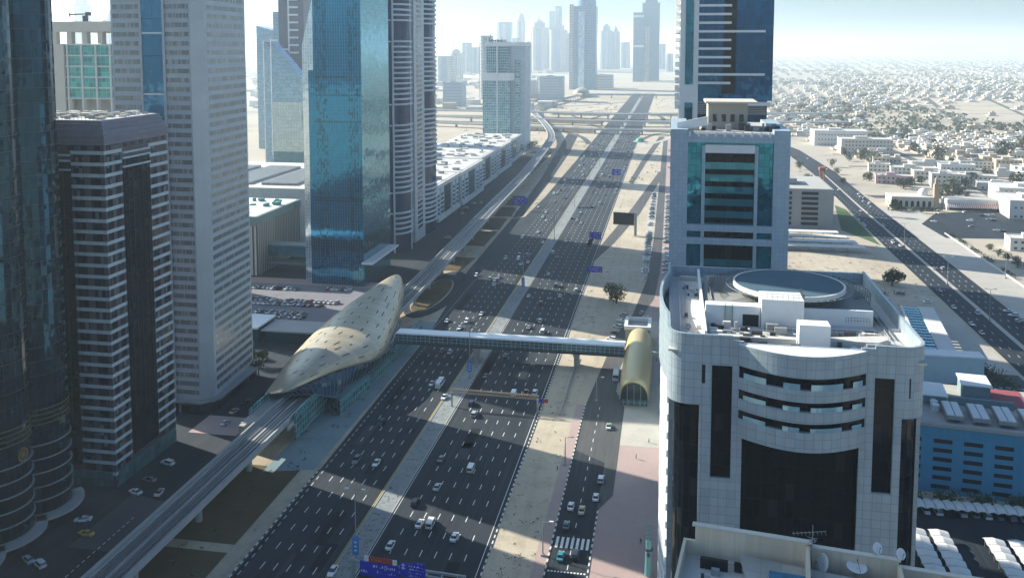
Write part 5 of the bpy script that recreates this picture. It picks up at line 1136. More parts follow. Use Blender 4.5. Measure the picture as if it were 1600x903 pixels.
for i, (a_, c) in enumerate((((184, 800), (262, 826)), ((200, 860), (330, 850)), ((198, 690), (198.5, 520)))):
    t = thing('boundary_wall', ('low pale wall behind the mosque', 'long pale wall beyond the mosque trees', 'low white kerb wall along the frontage paving')[i], 'wall')
    d = (Vector(c) - Vector(a_)).normalized(); n2 = Vector((d.y, -d.x)) * .25; b = MB(); b.prism([(a_[0] + n2.x, a_[1] + n2.y), (c[0] + n2.x, c[1] + n2.y), (c[0] - n2.x, c[1] - n2.y), (a_[0] - n2.x, a_[1] - n2.y)][::-1], 0, 2.2 if i < 2 else .8); b.build('masonry', M['pale'], t)
for i in range(3):
    lowblock('midrise_block', 'hazy %s mid-rise block left of the grid hotel' % ('pale wide', 'grey narrow', 'blue-grey')[i], -700 + i * 90, 1890 + i * 60, 70 - i * 12, 40, 38 + i * 9, (M['pale'], M['greyp'], M['mb'])[i], 0, 8)
t = lowblock('midrise_block', 'grey six-storey office with dark front left of the far station', -330, 2250, 60, 40, 62, M['greyp'], 0, 9)
lowblock('midrise_block', 'pale striped block beside the grey office left of the far station', -400, 2300, 55, 40, 50, M['pale'], 0, 9)
lowblock('midrise_block', 'white columned hazy block by the far highway bend', -262, 3000, 70, 40, 45, M['pale'], 0, 5)
# streets of the low-rise district
for i in range(7):
    y0 = 1065 + i * (105 + i * 14)
    sheet('district_street', [(180 + y0 * .02, y0), (y0 * .78, y0 + y0 * .05), (y0 * .78, y0 + 8 + y0 * .05), (180 + y0 * .02, y0 + 8)], .05 + i * .002, M['asphaltold'])
for i in range(5):
    x0 = 360 + i * 150
    sheet('district_avenue', [(x0, 1000 + i * 60), (x0 + 8, 1000 + i * 60), (x0 + 330, 2600), (x0 + 318, 2600)], .075 + i * .002, M['asphaltold'])
# ------------------------------------------------------------------ low-rise town to the horizon
random.seed(5)
wallm = [plain('villa_white', (.60, .57, .50), .8, var=.1), plain('villa_cream', (.52, .46, .37), .8, var=.1), plain('villa_sand', (.42, .35, .27), .8, var=.1), plain('villa_grey', (.46, .45, .42), .8, var=.1)]
cols_ = ['white', 'cream', 'sand-coloured', 'grey']
protos = []
for m in range(4):
    for s_ in range(3):
        wx, wy, h_ = ((15, 13, 7.5), (20, 12, 8), (11, 17, 5))[s_]
        b = MB(); b.box(0, wx, 0, wy, 0, h_); b.box(wx * .55, wx * .98, wy * .3, wy * .8, h_, h_ + 2.8); b.box(-.2, wx + .2, -.2, .2, h_ - .2, h_ + .8); b.box(-.2, .2, .2, wy, h_ - .2, h_ + .8)
        b.box(-4, -3.8, -5, wy + 5, 0, 2); b.box(-3.8, wx + 4, -5, -4.8, 0, 2)
        k = 1.5
        while k < wx - 2: b.box(k, k + 1.5, -.06, .05, 1.2, 2.8, 1); b.box(k, k + 1.5, -.06, .05, h_ - 2.8, h_ - 1.2, 1) if s_ < 2 else None; k += 3.6
        protos.append((b, wallm[m], m, ('square', 'long', 'narrow')[s_]))
pm = []
for b, m, ci, sh in protos:
    me = b.build('villa', [m, M['black']]); pm.append((me.data, ci, sh)); bpy.data.objects.remove(me)
def free(x, y):
    if 140 < x < 215 and y < 1000: return False
    if x < 205 + 0 * y and y < 1420: return False
    for (a0, a1, b0, b1) in ((205, 285, 1180, 1240), (190, 275, 1280, 1340), (185, 275, 780, 835), (200, 360, 500, 780), (280, 300, 800, 1400), (200, 345, 840, 1075)):
        if a0 - 15 < x < a1 + 8 and b0 - 15 < y < b1 + 8: return False
    return True
stuff = MB(); nv = 0
rows = []
y = 860
while y < 12500:
    stepy = 21 + (y - 860) * .015 + random.random() * 8
    x = 205 if y < 1450 else 60
    xmax = y * .72 + 60
    while x < xmax:
        dens = .74 + .3 * math.sin(x * .011 + y * .004) + .25 * math.sin(x * .004 - y * .0023)
        if 1500 < y < 2300 and 300 + (y - 1500) * .25 < x < 900 + (y - 1500) * .4: dens *= .12
        if random.random() < dens and free(x, y): rows.append((x + random.uniform(-5, 5), y + random.uniform(-8, 8)))
        x += 21 + (y - 860) * .010 + random.random() * 8
    y += stepy
for r_ in range(9):
    for c_ in range(16): rows.append((322 + c_ * 13.5 + r_ * 5, 1195 + r_ * 27 + (c_ % 2) * 1.5))
for i in range(260): rows.append((random.uniform(225, 700), random.uniform(860, 1500)))
rows = [p for p in rows if free(*p)]
rows.sort(key=lambda p: p[1])
for x, y in rows:
    me, ci, sh = random.choice(pm); sc = random.uniform(.85, 1.35)
    if nv < 290:
        o = bpy.data.objects.new('villa', me); S.collection.objects.link(o); o.location = (x, y, 0); o.rotation_euler = (0, 0, random.choice((0, .1, -.15, 1.57, 1.45))); o.scale = (sc, sc, sc * random.uniform(.8, 1.2))
        zone = 'nearest rows behind the mosque' if y < 1080 else 'rows beyond the tan block' if y < 1350 else 'hazy rows past the tan block and open sand'
        o['label'] = '%s %s flat-roofed villa in the %s' % (sh, cols_[ci], zone); o['category'] = 'house'; o['group'] = 'low-rise houses, %s %s, %s' % (sh, cols_[ci], zone); nv += 1
    else:
        m = random.choice((0, 0, 1, 1, 2, 3)); q = random.uniform(5, 10) * sc * (1 + max(0, y - 4500) / 4500); hh = random.uniform(3.5, 8)
        if y < 2600: e_ = q * 1.7; stuff.box(x - e_, x + e_, y - e_ - .2, y - e_, 0, 1.8, 1); stuff.box(x - e_ - .2, x - e_, y - e_, y + e_, 0, 1.8, 2); stuff.box(x + q * .2, x + q * .8, y - q * 1.3, y - q * .82, 0, hh * .55, m)
        stuff.box(x - q, x + q, y - q * .8, y + q * .8, 0, hh, m); stuff.box(x - q * .2, x + q * .6, y - q * .3, y + q * .4, hh, hh + 2.5, m)
# beyond the interchange on the left too
for i in range(420):
    y = random.uniform(1850, 5200); x = -random.uniform(.13, .5) * y
    if x > -190 - y * .02: continue
    m = random.randint(0, 3); q = random.uniform(8, 18); hh = random.uniform(5, 16); stuff.box(x - q, x + q, y - q, y + q, 0, hh, m)
stuff.build('distant_town', wallm, kind='stuff', label='hazy mass of distant low houses reaching the horizon', category='town')
# ================================================================== trees
random.seed(9)
def crown_mesh(r, h, n, leaf, squash=.8, seed=0, palm=False):
    rd = random.Random(seed); b = MB(); cl = []
    for i in range(9): a = rd.uniform(0, 6.28); q = r * rd.uniform(.1, .75); cl.append((q * math.cos(a), q * math.sin(a), h + rd.uniform(-.45, .5) * r * squash, r * rd.uniform(.32, .55)))
    for i in range(n):
        c = rd.choice(cl); d = Vector((rd.gauss(0, 1), rd.gauss(0, 1), rd.gauss(0, .8))).normalized() * c[3] * rd.uniform(.55, 1.08)
        p = Vector(c[:3]) + d; u = Vector((rd.gauss(0, 1), rd.gauss(0, 1), rd.gauss(0, 1))).normalized() * leaf * rd.uniform(.6, 1.3); v = u.orthogonal().normalized() * leaf * rd.uniform(.5, 1)
        b.face([p - u, p + v, p + u, p - v])
    return b
def trunk_mesh(r, h):
    b = MB(); b.tube((0, 0, 0), (0, .1, h * .75), r * .07 + .08, r * .05 + .05, 7)
    for a in (0, 1.3, 2.6, 3.9, 5.2): b.tube((0, .1, h * .6), (r * .5 * math.cos(a), r * .5 * math.sin(a), h + r * .1), r * .035 + .04, .03, 5)
    return b
def make_tree(lab, loc, r, h, n, leaf, mat, seed, group=None):
    t = thing('tree', lab, 'tree', (*loc, 0), random.uniform(0, 6), group)
    trunk_mesh(r, h).build('trunk', M['bark'], t); crown_mesh(r, h, n, leaf, .8, seed).build('crown', M[mat], t); return t
make_tree('broad dark tree standing alone on the sand beyond the footbridge', at(963, 474), 7.0, 6.0, 1500, .40, 'leaf', 1)
make_tree('bushy tree at the edge of the right-hand highway behind the helipad', at(1394, 447), 7.5, 5.5, 1600, .45, 'leaf', 2)
for i, (u, v) in enumerate(((396, 560), (404, 575), (390, 545), (412, 560))):
    make_tree('dark street tree at the foot of the chamfered tower, %s of four' % ('second from front', 'nearest', 'farthest', 'closest to the tracks')[i], at(u, v + 12), 3.2, 5, 700, .3, 'leaf', 3 + i, 'street trees by the chamfered tower')
protos = [make_tree('round bushy tree behind the mosque', (238, 852), 5.5, 5, 420, .55, 'leaf', 20, 'trees among the houses'), make_tree('wide dusty tree near the tan block', (215, 1172), 7, 6, 420, .7, 'dryleaf', 21, 'trees among the houses')]
def tcopy(p, x, y, sc, lab, grp): return dup(p, (x, y, 0), random.uniform(0, 6), lab, grp, (sc, sc, sc * random.uniform(.8, 1.1)))
named = [(1465, 250, 2.3, 0, 'big dark clump of tree left of the cream villas'), (1480, 300, .9, 0, 'dark trees behind the long pale wall, left'), (1500, 302, .9, 0, 'dark trees behind the long pale wall, right'), (1345, 247, 1.9, 0, 'dark tree below the tan block, left'), (1368, 252, 1.5, 1, 'dusty tree below the tan block, right'),
         (1570, 247, 2.4, 0, 'large dark tree near the right edge'), (1595, 238, 2.2, 1, 'dusty tree at the right edge'), (1440, 285, .9, 0, 'tree in front of the striped office, left'), (1420, 280, .9, 1, 'dusty tree before the white hall'), (1395, 322, .8, 0, 'tree in front of the mosque arcade'), (1408, 328, .7, 0, 'low tree before the mosque arches'),
         (1375, 215, 1.2, 0, 'tree in the long hedge behind the tan block, left'), (1395, 213, 1.2, 0, 'tree in the long hedge behind the tan block, middle'), (1415, 212, 1.2, 0, 'tree in the long hedge behind the tan block, right'), (1540, 275, 1.1, 1, 'dusty tree beside the villa road')]
for u, v, q in ((1358, 280, .9), (1380, 284, .9), (1405, 288, 1.0), (1412, 292, 1.1), (1422, 290, .9), (1478, 298, 1.2), (1490, 296, 1.3), (1508, 292, 1.1), (1520, 284, 1.2), (1497, 305, .9), (1510, 306, .8), (1480, 308, .9), (1300, 258, 1.0), (1308, 270, .8), (1316, 284, .7), (1250, 262, 1.0), (1262, 285, 1.1), (1270, 300, .9), (1575, 405, .6), (1590, 415, .7), (1560, 398, .6), (1545, 388, .6), (1400, 326, 1.0), (1440, 330, .6), (1590, 290, 1.3), (1530, 250, 1.2), (1250, 110 + 60, 1.5), (1320, 165, 1.6), (1345, 188, 1.5), (1388, 172, 1.5)):
    named.append((u, v, q, int(q * 10) % 2, '%s tree %s' % (('dark', 'dusty')[int(q * 10) % 2], 'beside the low white buildings past the mosque' if 270 < v < 312 and u > 1340 else 'along the verge of the right-hand highway' if u < 1330 and v > 240 else 'near the frontage paving and mosque' if v > 312 else 'out on the open sand beyond the tan block')))
for u, v, sc, k, lab in named: tcopy(protos[k], *at(u, v + 3), sc, lab, 'trees among the houses')
cnt_t = 0
for i in range(900):
    y = 880 + (i / 900.0) ** 1.25 * 2300; x = random.uniform(205, y * .7 + 80)
    if not free(x, y): continue
    if math.sin(x * .009 + y * .006) + math.sin(x * .021 - y * .004) < -.2 and random.random() < .75: continue
    if cnt_t >= 222: break
    z_ = 'among the nearer houses' if y < 1200 else 'in the middle distance beyond the tan block' if y < 1700 else 'in the hazy far houses'
    k = random.randint(0, 1); tcopy(protos[k], x, y, random.uniform(.6, 1.25), ('small dark tree ', 'small dusty tree ')[k] + z_, ('dark', 'dusty')[k] + ' trees ' + z_); cnt_t += 1
b = MB(); rd = random.Random(4)
for i in range(9000):
    y = 1350 + (rd.random() ** 1.4) * 9000; x = rd.uniform(60, y * .72 + 60)
    if math.sin(x * .006 + y * .003) + math.sin(x * .013 - y * .002) < -.1: continue
    for k in range(5):
        p = Vector((x + rd.uniform(-9, 9), y + rd.uniform(-9, 9), rd.uniform(1.5, 6))); u = Vector((rd.gauss(0, 1), rd.gauss(0, 1), rd.gauss(0, .6))).normalized() * rd.uniform(2, 5); v = u.orthogonal().normalized() * rd.uniform(2, 4); b.face([p - u, p + v, p + u, p - v])
b.build('distant_trees', M['dryleaf'], kind='stuff', label='scattered hazy far trees among the distant houses', category='trees')
# dry scrub on the sandy strips: nobody could count it
b = MB(); rd = random.Random(8)
def tuft(x, y, s_, k=7):
    for j in range(k):
        p = Vector((x + rd.gauss(0, s_), y + rd.gauss(0, s_), abs(rd.gauss(.25, .2)) * s_ * 1.4)); u = Vector((rd.gauss(0, 1), rd.gauss(0, 1), rd.gauss(0, .8))).normalized() * s_ * .55; v = u.orthogonal().normalized() * s_ * .3; b.face([p - u, p + v, p + u, p - v])
for i in range(240): tuft(rd.uniform(-45, -34), 200 + rd.random() ** 1.5 * 700, rd.uniform(.2, .55))
for i in range(260): tuft(rd.uniform(-134, -112), 180 + rd.random() * 620, rd.uniform(.3, .8))
for i in range(160): tuft(rd.uniform(55, 140), rd.uniform(482, 640), rd.uniform(.3, .7))
for i in range(500): tuft(rd.uniform(-84, -79), 200 + rd.random() ** 1.4 * 900, rd.uniform(.12, .4), 5)
for i in range(500): y_ = 900 + rd.random() * 1500; tuft(rd.uniform(-330, -115) if rd.random() < .6 else rd.uniform(-44, 160), y_, rd.uniform(.8, 2.4))
b.build('scrub', M['dryleaf'], kind='stuff')
# hedge and planting
def hedge(lab, pts, wd, hh, n, leaf, seed):
    rd = random.Random(seed); b = MB()
    for i in range(n):
        k = rd.random() * (len(pts) - 1); j = int(k); f = k - j; p = Vector((pts[j][0] * (1 - f) + pts[j + 1][0] * f + rd.gauss(0, wd * .4), pts[j][1] * (1 - f) + pts[j + 1][1] * f + rd.gauss(0, wd * .4), abs(rd.gauss(.5, .3)) * hh))
        if math.sin(k * 21 + seed) < -.4: continue
        u = Vector((rd.gauss(0, 1), rd.gauss(0, 1), rd.gauss(0, 1))).normalized() * leaf; v = u.orthogonal().normalized() * leaf * .8; b.face([p - u, p + v, p + u, p - v])
    b.build('hedge', M['leaf'], label=lab, category='hedge')
hedge('patchy green hedge along the frontage paving', [(201, 690), (200.5, 600), (200, 470), (200, 420)], 2.0, 2.2, 2600, .4, 1)
hedge('thick planting strip between the pergola and the right-hand highway', [(107, 440), (116, 410), (128, 395), (134, 372), (138, 330)], 4.5, 4.2, 4200, .45, 2)
hedge('low bushes in front of the mosque arcade', [(180, 782), (205, 785), (222, 786)], 2.5, 3.0, 1200, .6, 3)
hedge('bushes at the foot of the blue building', [(66, 275.5), (100, 275.5), (128, 275.5)], 1.6, 3.5, 2200, .4, 4)
hedge('row of low shrubs at the edge of the sand lot', [(60, 520), (95, 508), (128, 512)], 1.5, 1.8, 900, .4, 5)
hedge('bushes at the foot of the grid glass hotel', [(-200, 1130), (-190, 1180), (-185, 1230)], 6, 7, 900, 1.0, 6)
# ================================================================== vehicles
paints = {'white': (.72, .72, .70), 'silver': (.42, .43, .44), 'grey': (.18, .185, .19), 'black': (.02, .02, .022), 'dark blue': (.03, .05, .10), 'red': (.35, .04, .03), 'dark red': (.16, .025, .03), 'cream': (.60, .55, .42),
          'teal': (.03, .22, .24), 'dark green': (.03, .10, .08), 'yellow': (.62, .42, .05), 'orange': (.55, .20, .08), 'green': (.10, .42, .22), 'blue': (.08, .2, .4)}
PM = {}
for k, c in paints.items():
    m = plain(k.replace(' ', '_') + '_car_paint', c, .28, 0, .02, spec=.6); m.node_tree.nodes['Principled BSDF'].inputs['Coat Weight'].default_value = .5; PM[k] = m
M['carglass'] = plain('car_glass', (.012, .016, .02), .08, 0, .05, spec=.8)
M['lampred'] = plain('tail_lamp_red', (.35, .02, .02), .3); M['lampw'] = plain('head_lamp', (.75, .75, .72), .2)
def loft(b, secs, m=0, sm=False):
    """secs: list of (y, halfwidth_bottom, halfwidth_top, z0, z1): a closed body along y"""
    vs = []
    for y, w0, w1, z0, z1 in secs: vs += [(-w0, y, z0), (w0, y, z0), (w1, y, z1), (-w1, y, z1)]
    n = len(secs); b.mesh(vs, [(i * 4 + k, i * 4 + (k + 1) % 4, i * 4 + 4 + (k + 1) % 4, i * 4 + 4 + k) for i in range(n - 1) for k in range(4)] + [(0, 1, 2, 3), tuple(range(4 * n - 1, 4 * n - 5, -1))], m, sm)
def car_parts(kind):
    P = {}
    bd = MB(); gl = MB(); L = {'sedan': 4.7, 'suv': 4.8, 'van': 5.2, 'minibus': 7.2, 'bus': 11.5, 'pickup': 5.2}[kind]; h = L / 2
    if kind in ('sedan', 'pickup'):
        loft(bd, [(-h, .72, .76, .40, .86), (-h + .25, .86, .84, .30, .96), (-h + 1.0, .90, .86, .26, 1.0), (0, .91, .87, .26, .98), (h - 1.4, .90, .85, .26, .95), (h - .3, .86, .78, .30, .78), (h, .68, .66, .42, .70)])
        if kind == 'sedan':
            loft(gl, [(-h + .75, .80, .70, .96, 1.0), (-h + 1.35, .80, .62, .96, 1.40), (.35, .80, .62, .95, 1.42), (1.15, .80, .74, .93, .97)])
            loft(bd, [(-h + 1.45, .60, .58, 1.39, 1.44), (.25, .60, .58, 1.41, 1.46)])
        else:
            loft(gl, [(-.55, .80, .66, .96, 1.62), (.75, .80, .66, .95, 1.62), (1.35, .80, .74, .93, .98)]); loft(bd, [(-.5, .64, .62, 1.61, 1.68), (.7, .64, .62, 1.61, 1.68)])
            loft(gl, [(-h + .2, .7, .7, .97, 1.03), (-.75, .7, .7, .97, 1.03)])
    elif kind == 'suv':
        loft(bd, [(-h, .80, .82, .42, 1.05), (-h + .15, .92, .90, .34, 1.08), (h - 1.3, .93, .90, .32, 1.08), (h - .25, .90, .84, .36, .98), (h, .76, .74, .45, .86)])
        loft(gl, [(-h + .12, .84, .76, 1.07, 1.1), (-h + .42, .86, .72, 1.07, 1.70), (.35, .86, .72, 1.07, 1.74), (1.15, .86, .80, 1.07, 1.1)]); loft(bd, [(-h + .4, .73, .71, 1.69, 1.76), (.35, .73, .71, 1.73, 1.80)])
    else:
        hh, w_ = {'van': (2.0, .93), 'minibus': (2.6, 1.05), 'bus': (3.1, 1.25)}[kind]
        loft(bd, [(-h, w_ * .92, w_ * .9, .35, hh), (-h + .12, w_, w_ * .93, .3, hh + .04), (h - (1.5 if kind == 'van' else .5), w_, w_ * .93, .3, hh + .04), (h - (.75 if kind == 'van' else .1), w_, w_ * .85, .3, 1.2 if kind == 'van' else hh * .92), (h, w_ * .85, w_ * .8, .4, .95 if kind == 'van' else hh * .7)])
        y1 = h - (1.62 if kind == 'van' else .6)
        for s_ in (-1, 1): gl.mesh([(s_ * (w_ * .985), -h + .5, hh * .56), (s_ * (w_ * .985), y1, hh * .56), (s_ * (w_ * .955), y1, hh * .86), (s_ * (w_ * .955), -h + .5, hh * .86)], [(0, 1, 2, 3)])
        gl.mesh([(-w_ * .86, -h - .015, hh * .55), (w_ * .86, -h - .015, hh * .55), (w_ * .84, -h - .015, hh * .87), (-w_ * .84, -h - .015, hh * .87)], [(0, 1, 2, 3)])
        if kind == 'van': gl.mesh([(-w_ * .8, h - .80, 1.25), (w_ * .8, h - .80, 1.25), (w_ * .8, h - 1.46, hh), (-w_ * .8, h - 1.46, hh)], [(0, 1, 2, 3)])
        else: gl.mesh([(-w_ * .8, h + .01, hh * .45), (w_ * .8, h + .01, hh * .45), (w_ * .82, h - .11, hh * .88), (-w_ * .82, h - .11, hh * .88)], [(0, 1, 2, 3)])
        if kind != 'van': loft(bd, [(-h * .5, .7, .6, hh + .03, hh + .3), (-h * .1, .7, .6, hh + .03, hh + .3)])
    P['body'] = bd; P['window_glass'] = gl; wz = []
    rr = .33 if kind in ('sedan',) else .38 if kind != 'bus' else .48; ww = .80 if kind in ('sedan', 'pickup') else .84 if kind in ('suv', 'van') else .98 if kind == 'minibus' else 1.13
    for sx in (-1, 1):
        for yy in (-h * .60, h * .62):
            b = MB(); b.tube((sx * (ww - .1), yy, rr), (sx * (ww + .13), yy, rr), rr, n=12); b.tube((sx * (ww + .131), yy, rr), (sx * (ww + .14), yy, rr), rr * .55, n=8, m=1); wz.append(b)
    P['wheel'] = wz; P['L'] = h; return P
CM = {}
for kd in ('sedan', 'suv', 'van', 'minibus', 'bus', 'pickup'):
    P = car_parts(kd); d = {}
    def mk_me(b, name, mats): o = b.build(name, mats); me = o.data; bpy.data.objects.remove(o); return me
    d['body'] = {c: None for c in paints}; d['_b'] = P['body']
    d['window_glass'] = mk_me(P['window_glass'], 'window_glass', M['carglass']); d['wheel'] = [mk_me(b, 'wheel', [M['rubber'], M['steel']]) for b in P['wheel']]
    h = P['L']; lw = .55 if kd != 'bus' else .9
    a = MB(); [a.box(s_ * lw - .17, s_ * lw + .17, -h - .03, -h + .15, .62, .80) for s_ in (-1, 1)]; d['tail_lamp'] = mk_me(a, 'tail_lamp', M['lampred'])
    a = MB(); [a.box(s_ * lw - .17, s_ * lw + .17, h - .25, h + .03, .55, .72) for s_ in (-1, 1)]; d['headlamp'] = mk_me(a, 'headlamp', M['lampw'])
    d['mk'] = mk_me; CM[kd] = d
a = MB(); a.box(-.35, .35, -.5, -.3, 1.47, 1.62); taxi_me = mk_me(a, 'roof_sign', PM['yellow'])
a = MB(); loft(a, [(-.95, .605, .585, 1.445, 1.475), (.22, .605, .585, 1.445, 1.475)]); taxi_roof = {c: mk_me(a, 'roof_panel', PM[c]) for c in ('yellow', 'red', 'green')}
NAMES = {'sedan': 'sedan', 'suv': 'off_roader', 'van': 'van', 'minibus': 'minibus', 'bus': 'bus', 'pickup': 'pickup_truck'}
used_labels = {}
def car(kd, col, x, y, rz, label, group, near=True, z=.12, roof=None):
    d = CM[kd]
    if d['body'][col] is None: d['body'][col] = d['mk'](d['_b'], 'body', PM[col])
    if near:
        t = thing(NAMES[kd], label, 'car' if kd in ('sedan', 'suv') else kd if kd != 'pickup' else 'pickup truck', (x, y, z), rz, group)
        L = [('body', d['body'][col]), ('window_glass', d['window_glass']), ('tail_lamp', d['tail_lamp']), ('headlamp', d['headlamp'])] + [('wheel', w_) for w_ in d['wheel']] + ([('roof_panel', taxi_roof[roof]), ('roof_sign', taxi_me)] if roof else [])
    else:
        t = thing(NAMES[kd], label, 'car' if kd in ('sedan', 'suv') else kd if kd != 'pickup' else 'pickup truck', (x, y, z), rz, group); L = [('body', d['body'][col]), ('window_glass', d['window_glass'])]
    for nme, me in L: o = bpy.data.objects.new(nme, me); S.collection.objects.link(o); o.parent = t
    return t
ORD = ('first', 'second', 'third', 'fourth', 'fifth', 'sixth', 'seventh', 'eighth', 'ninth', 'tenth', 'eleventh', 'twelfth', '13th', '14th', '15th', '16th', '17th', '18th', '19th', '20th')
KW = {'sedan': 'sedan', 'suv': 'off-roader', 'van': 'van', 'minibus': 'minibus', 'bus': 'bus', 'pickup': 'pickup truck'}
Lc = [(520, 893, 'sedan', 'white'), (588, 724, 'sedan', 'white'), (557, 720, 'suv', 'grey'), (596, 662, 'suv', 'black'), (694, 621, 'sedan', 'white'), (687, 602, 'minibus', 'white'), (675, 600, 'sedan', 'white'), (703, 551, 'sedan', 'silver'), (690, 549, 'sedan', 'black'),
      (698, 502, 'sedan', 'white'), (729, 503, 'suv', 'white'), (718, 513, 'sedan', 'white'), (752, 491, 'sedan', 'white'), (773, 438, 'sedan', 'white'), (790, 404, 'suv', 'white'), (810, 405, 'van', 'white'), (814, 413, 'sedan', 'white'), (825, 410, 'sedan', 'white'), (825, 385, 'suv', 'black'), (826, 399, 'sedan', 'dark blue'),
      (848, 379, 'sedan', 'white'), (744, 431, 'suv', 'white'), (765, 437, 'suv', 'silver'), (772, 445, 'sedan', 'white'), (779, 434, 'sedan', 'silver'), (816, 372, 'van', 'white'), (841, 363, 'sedan', 'white'), (853, 332, 'suv', 'white'), (848, 340, 'suv', 'white'), (854, 345, 'sedan', 'white'), (841, 324, 'sedan', 'white'), (866, 315, 'sedan', 'silver'), (871, 302, 'suv', 'white'), (885, 310, 'sedan', 'black'), (895, 295, 'suv', 'white')]
Rc = [(610, 853, 'sedan', 'white'), (656, 819, 'sedan', 'white'), (673, 819, 'van', 'white'), (649, 786, 'suv', 'black'), (710, 840, 'sedan', 'white'), (683, 762, 'sedan', 'silver'), (689, 718, 'sedan', 'grey'), (736, 733, 'van', 'white'), (741, 648, 'suv', 'silver'), (737, 631, 'suv', 'black'), (803, 616, 'van', 'white'), (822, 614, 'pickup', 'orange'), (836, 614, 'suv', 'white'), (832, 572, 'sedan', 'black'), (759, 588, 'sedan', 'grey'), (790, 556, 'sedan', 'grey'),
      (826, 512, 'sedan', 'silver'), (844, 502, 'suv', 'white'), (848, 519, 'van', 'white'), (869, 447, 'van', 'black'), (845, 474, 'suv', 'dark red'), (860, 468, 'sedan', 'dark red'), (875, 463, 'sedan', 'white'), (900, 454, 'suv', 'white'), (826, 463, 'sedan', 'white'), (857, 429, 'sedan', 'white'), (864, 395, 'suv', 'white'), (871, 403, 'sedan', 'black'), (884, 379, 'suv', 'white'), (894, 342, 'suv', 'black'), (902, 345, 'sedan', 'white'), (908, 349, 'sedan', 'white'), (907, 334, 'suv', 'white'), (904, 324, 'sedan', 'black'), (911, 324, 'sedan', 'grey'), (918, 324, 'sedan', 'black'), (925, 324, 'suv', 'black'), (937, 318, 'suv', 'white'), (931, 303, 'sedan', 'white'), (935, 293, 'sedan', 'black')]
random.seed(31)
def lane_of(x, lanes): return min(range(len(lanes) - 1), key=lambda i: abs((lanes[i] + lanes[i + 1]) / 2 - x))
allc = []
for lst, side, lanes in ((Lc, 'left', LANES_L), (Rc, 'right', LANES_R)):
    occ = []
    for u, v, kd, col in lst:
        x, y = at(u, v, .4); occ.append((x, y, kd, col))
    for i in range(46):
        y = 820 + 640 * (i / 46.0) + random.uniform(-8, 8); ln = random.randrange(len(lanes) - 1); x = (lanes[ln] + lanes[ln + 1]) / 2
        if all(abs(x - a[0]) > 2.5 or abs(y - a[1]) > 9 for a in occ): occ.append((x, y, random.choice(('sedan', 'sedan', 'suv', 'van', 'suv')), random.choice(('white', 'white', 'white', 'silver', 'black', 'grey', 'dark red'))))
    per = {}
    for x, y, kd, col in sorted(occ, key=lambda p: p[1]):
        ln = lane_of(x, lanes); li = (len(lanes) - 2 - ln) if side == 'left' else ln; zone = 'this side of the footbridge' if y < 370 else 'past the footbridge' if y < 720 else 'far off near the flyovers'
        k = (side, zone, li); per[k] = per.get(k, 0) + 1
        lab = '%s %s, %s in lane %s of the %s carriageway, %s' % (col, KW[kd], ORD[min(per[k], 20) - 1], ('one', 'two', 'three', 'four', 'five', 'six', 'seven', 'eight')[li], side, zone)
        car(kd, col, x, y, math.pi if side == 'left' else 0, lab, 'traffic on the ' + side + ' carriageway', y < 720)
# service road
for u, v, kd, col, lab, roof in ((892, 792, 'sedan', 'white', 'white sedan beside the yellow-roofed taxi on the service road', None), (909, 798, 'sedan', 'cream', 'cream taxi with yellow roof on the service road', 'yellow'), (885, 822, 'sedan', 'dark green', 'dark green sedan before the zebra crossing', None), (876, 870, 'sedan', 'teal', 'teal sedan waiting below the zebra crossing', None), (899, 868, 'suv', 'black', 'black off-roader right of the teal sedan at the crossing', None),
                                 (939, 750, 'suv', 'white', 'white off-roader parked at the pavement edge, farther of two', None), (931, 778, 'sedan', 'white', 'white sedan parked at the pavement edge, nearer of two', None), (951, 667, 'sedan', 'white', 'white taxi with green roof near the gold entrance hall', 'green'), (963, 588, 'bus', 'white', 'white bus beside the gold entrance hall', None), (981, 515, 'van', 'white', 'white van on the service road just past the footbridge', None),
                                 (1003, 489, 'sedan', 'silver', 'silver sedan on the bend of the service road', None), (1012, 499, 'pickup', 'white', 'white truck by the pavement past the lift block', None)):
    x, y = at(u, v, .4); car(kd, col, x, y, 0 if y < 400 else -.3, lab, 'cars on the service road', True, .14, roof)
for i in range(6):
    x, y = -26.5 + i * .9, 398 + i * 9.5; car(('sedan', 'suv')[i % 2], ('grey', 'white', 'black', 'white', 'white', 'silver')[i], x, y, R(62), 'parked car %s in the slanted row on sand behind the footbridge' % ORD[i], 'cars parked slanted by the service road', True, .1)
for sx, x, nm in ((0, -14.2, 'left'), (1, -1.6, 'right')):
    for i in range(46 if sx == 0 else 44):
        y = 536 + i * 6.6
        if random.random() < .1: continue
        col = random.choice(('white', 'white', 'white', 'black', 'silver', 'grey', 'dark blue')); kd = random.choice(('sedan', 'suv', 'sedan'))
        car(kd, col, x + random.uniform(-.3, .3), y, R(90 + random.uniform(-6, 6)), '%s %s parked %s from the near end, %s kerb of far service road' % (col, KW[kd], ORD[i] if i < 20 else '%dth' % (i + 1), nm), 'cars parked along the far service road', False, .13)
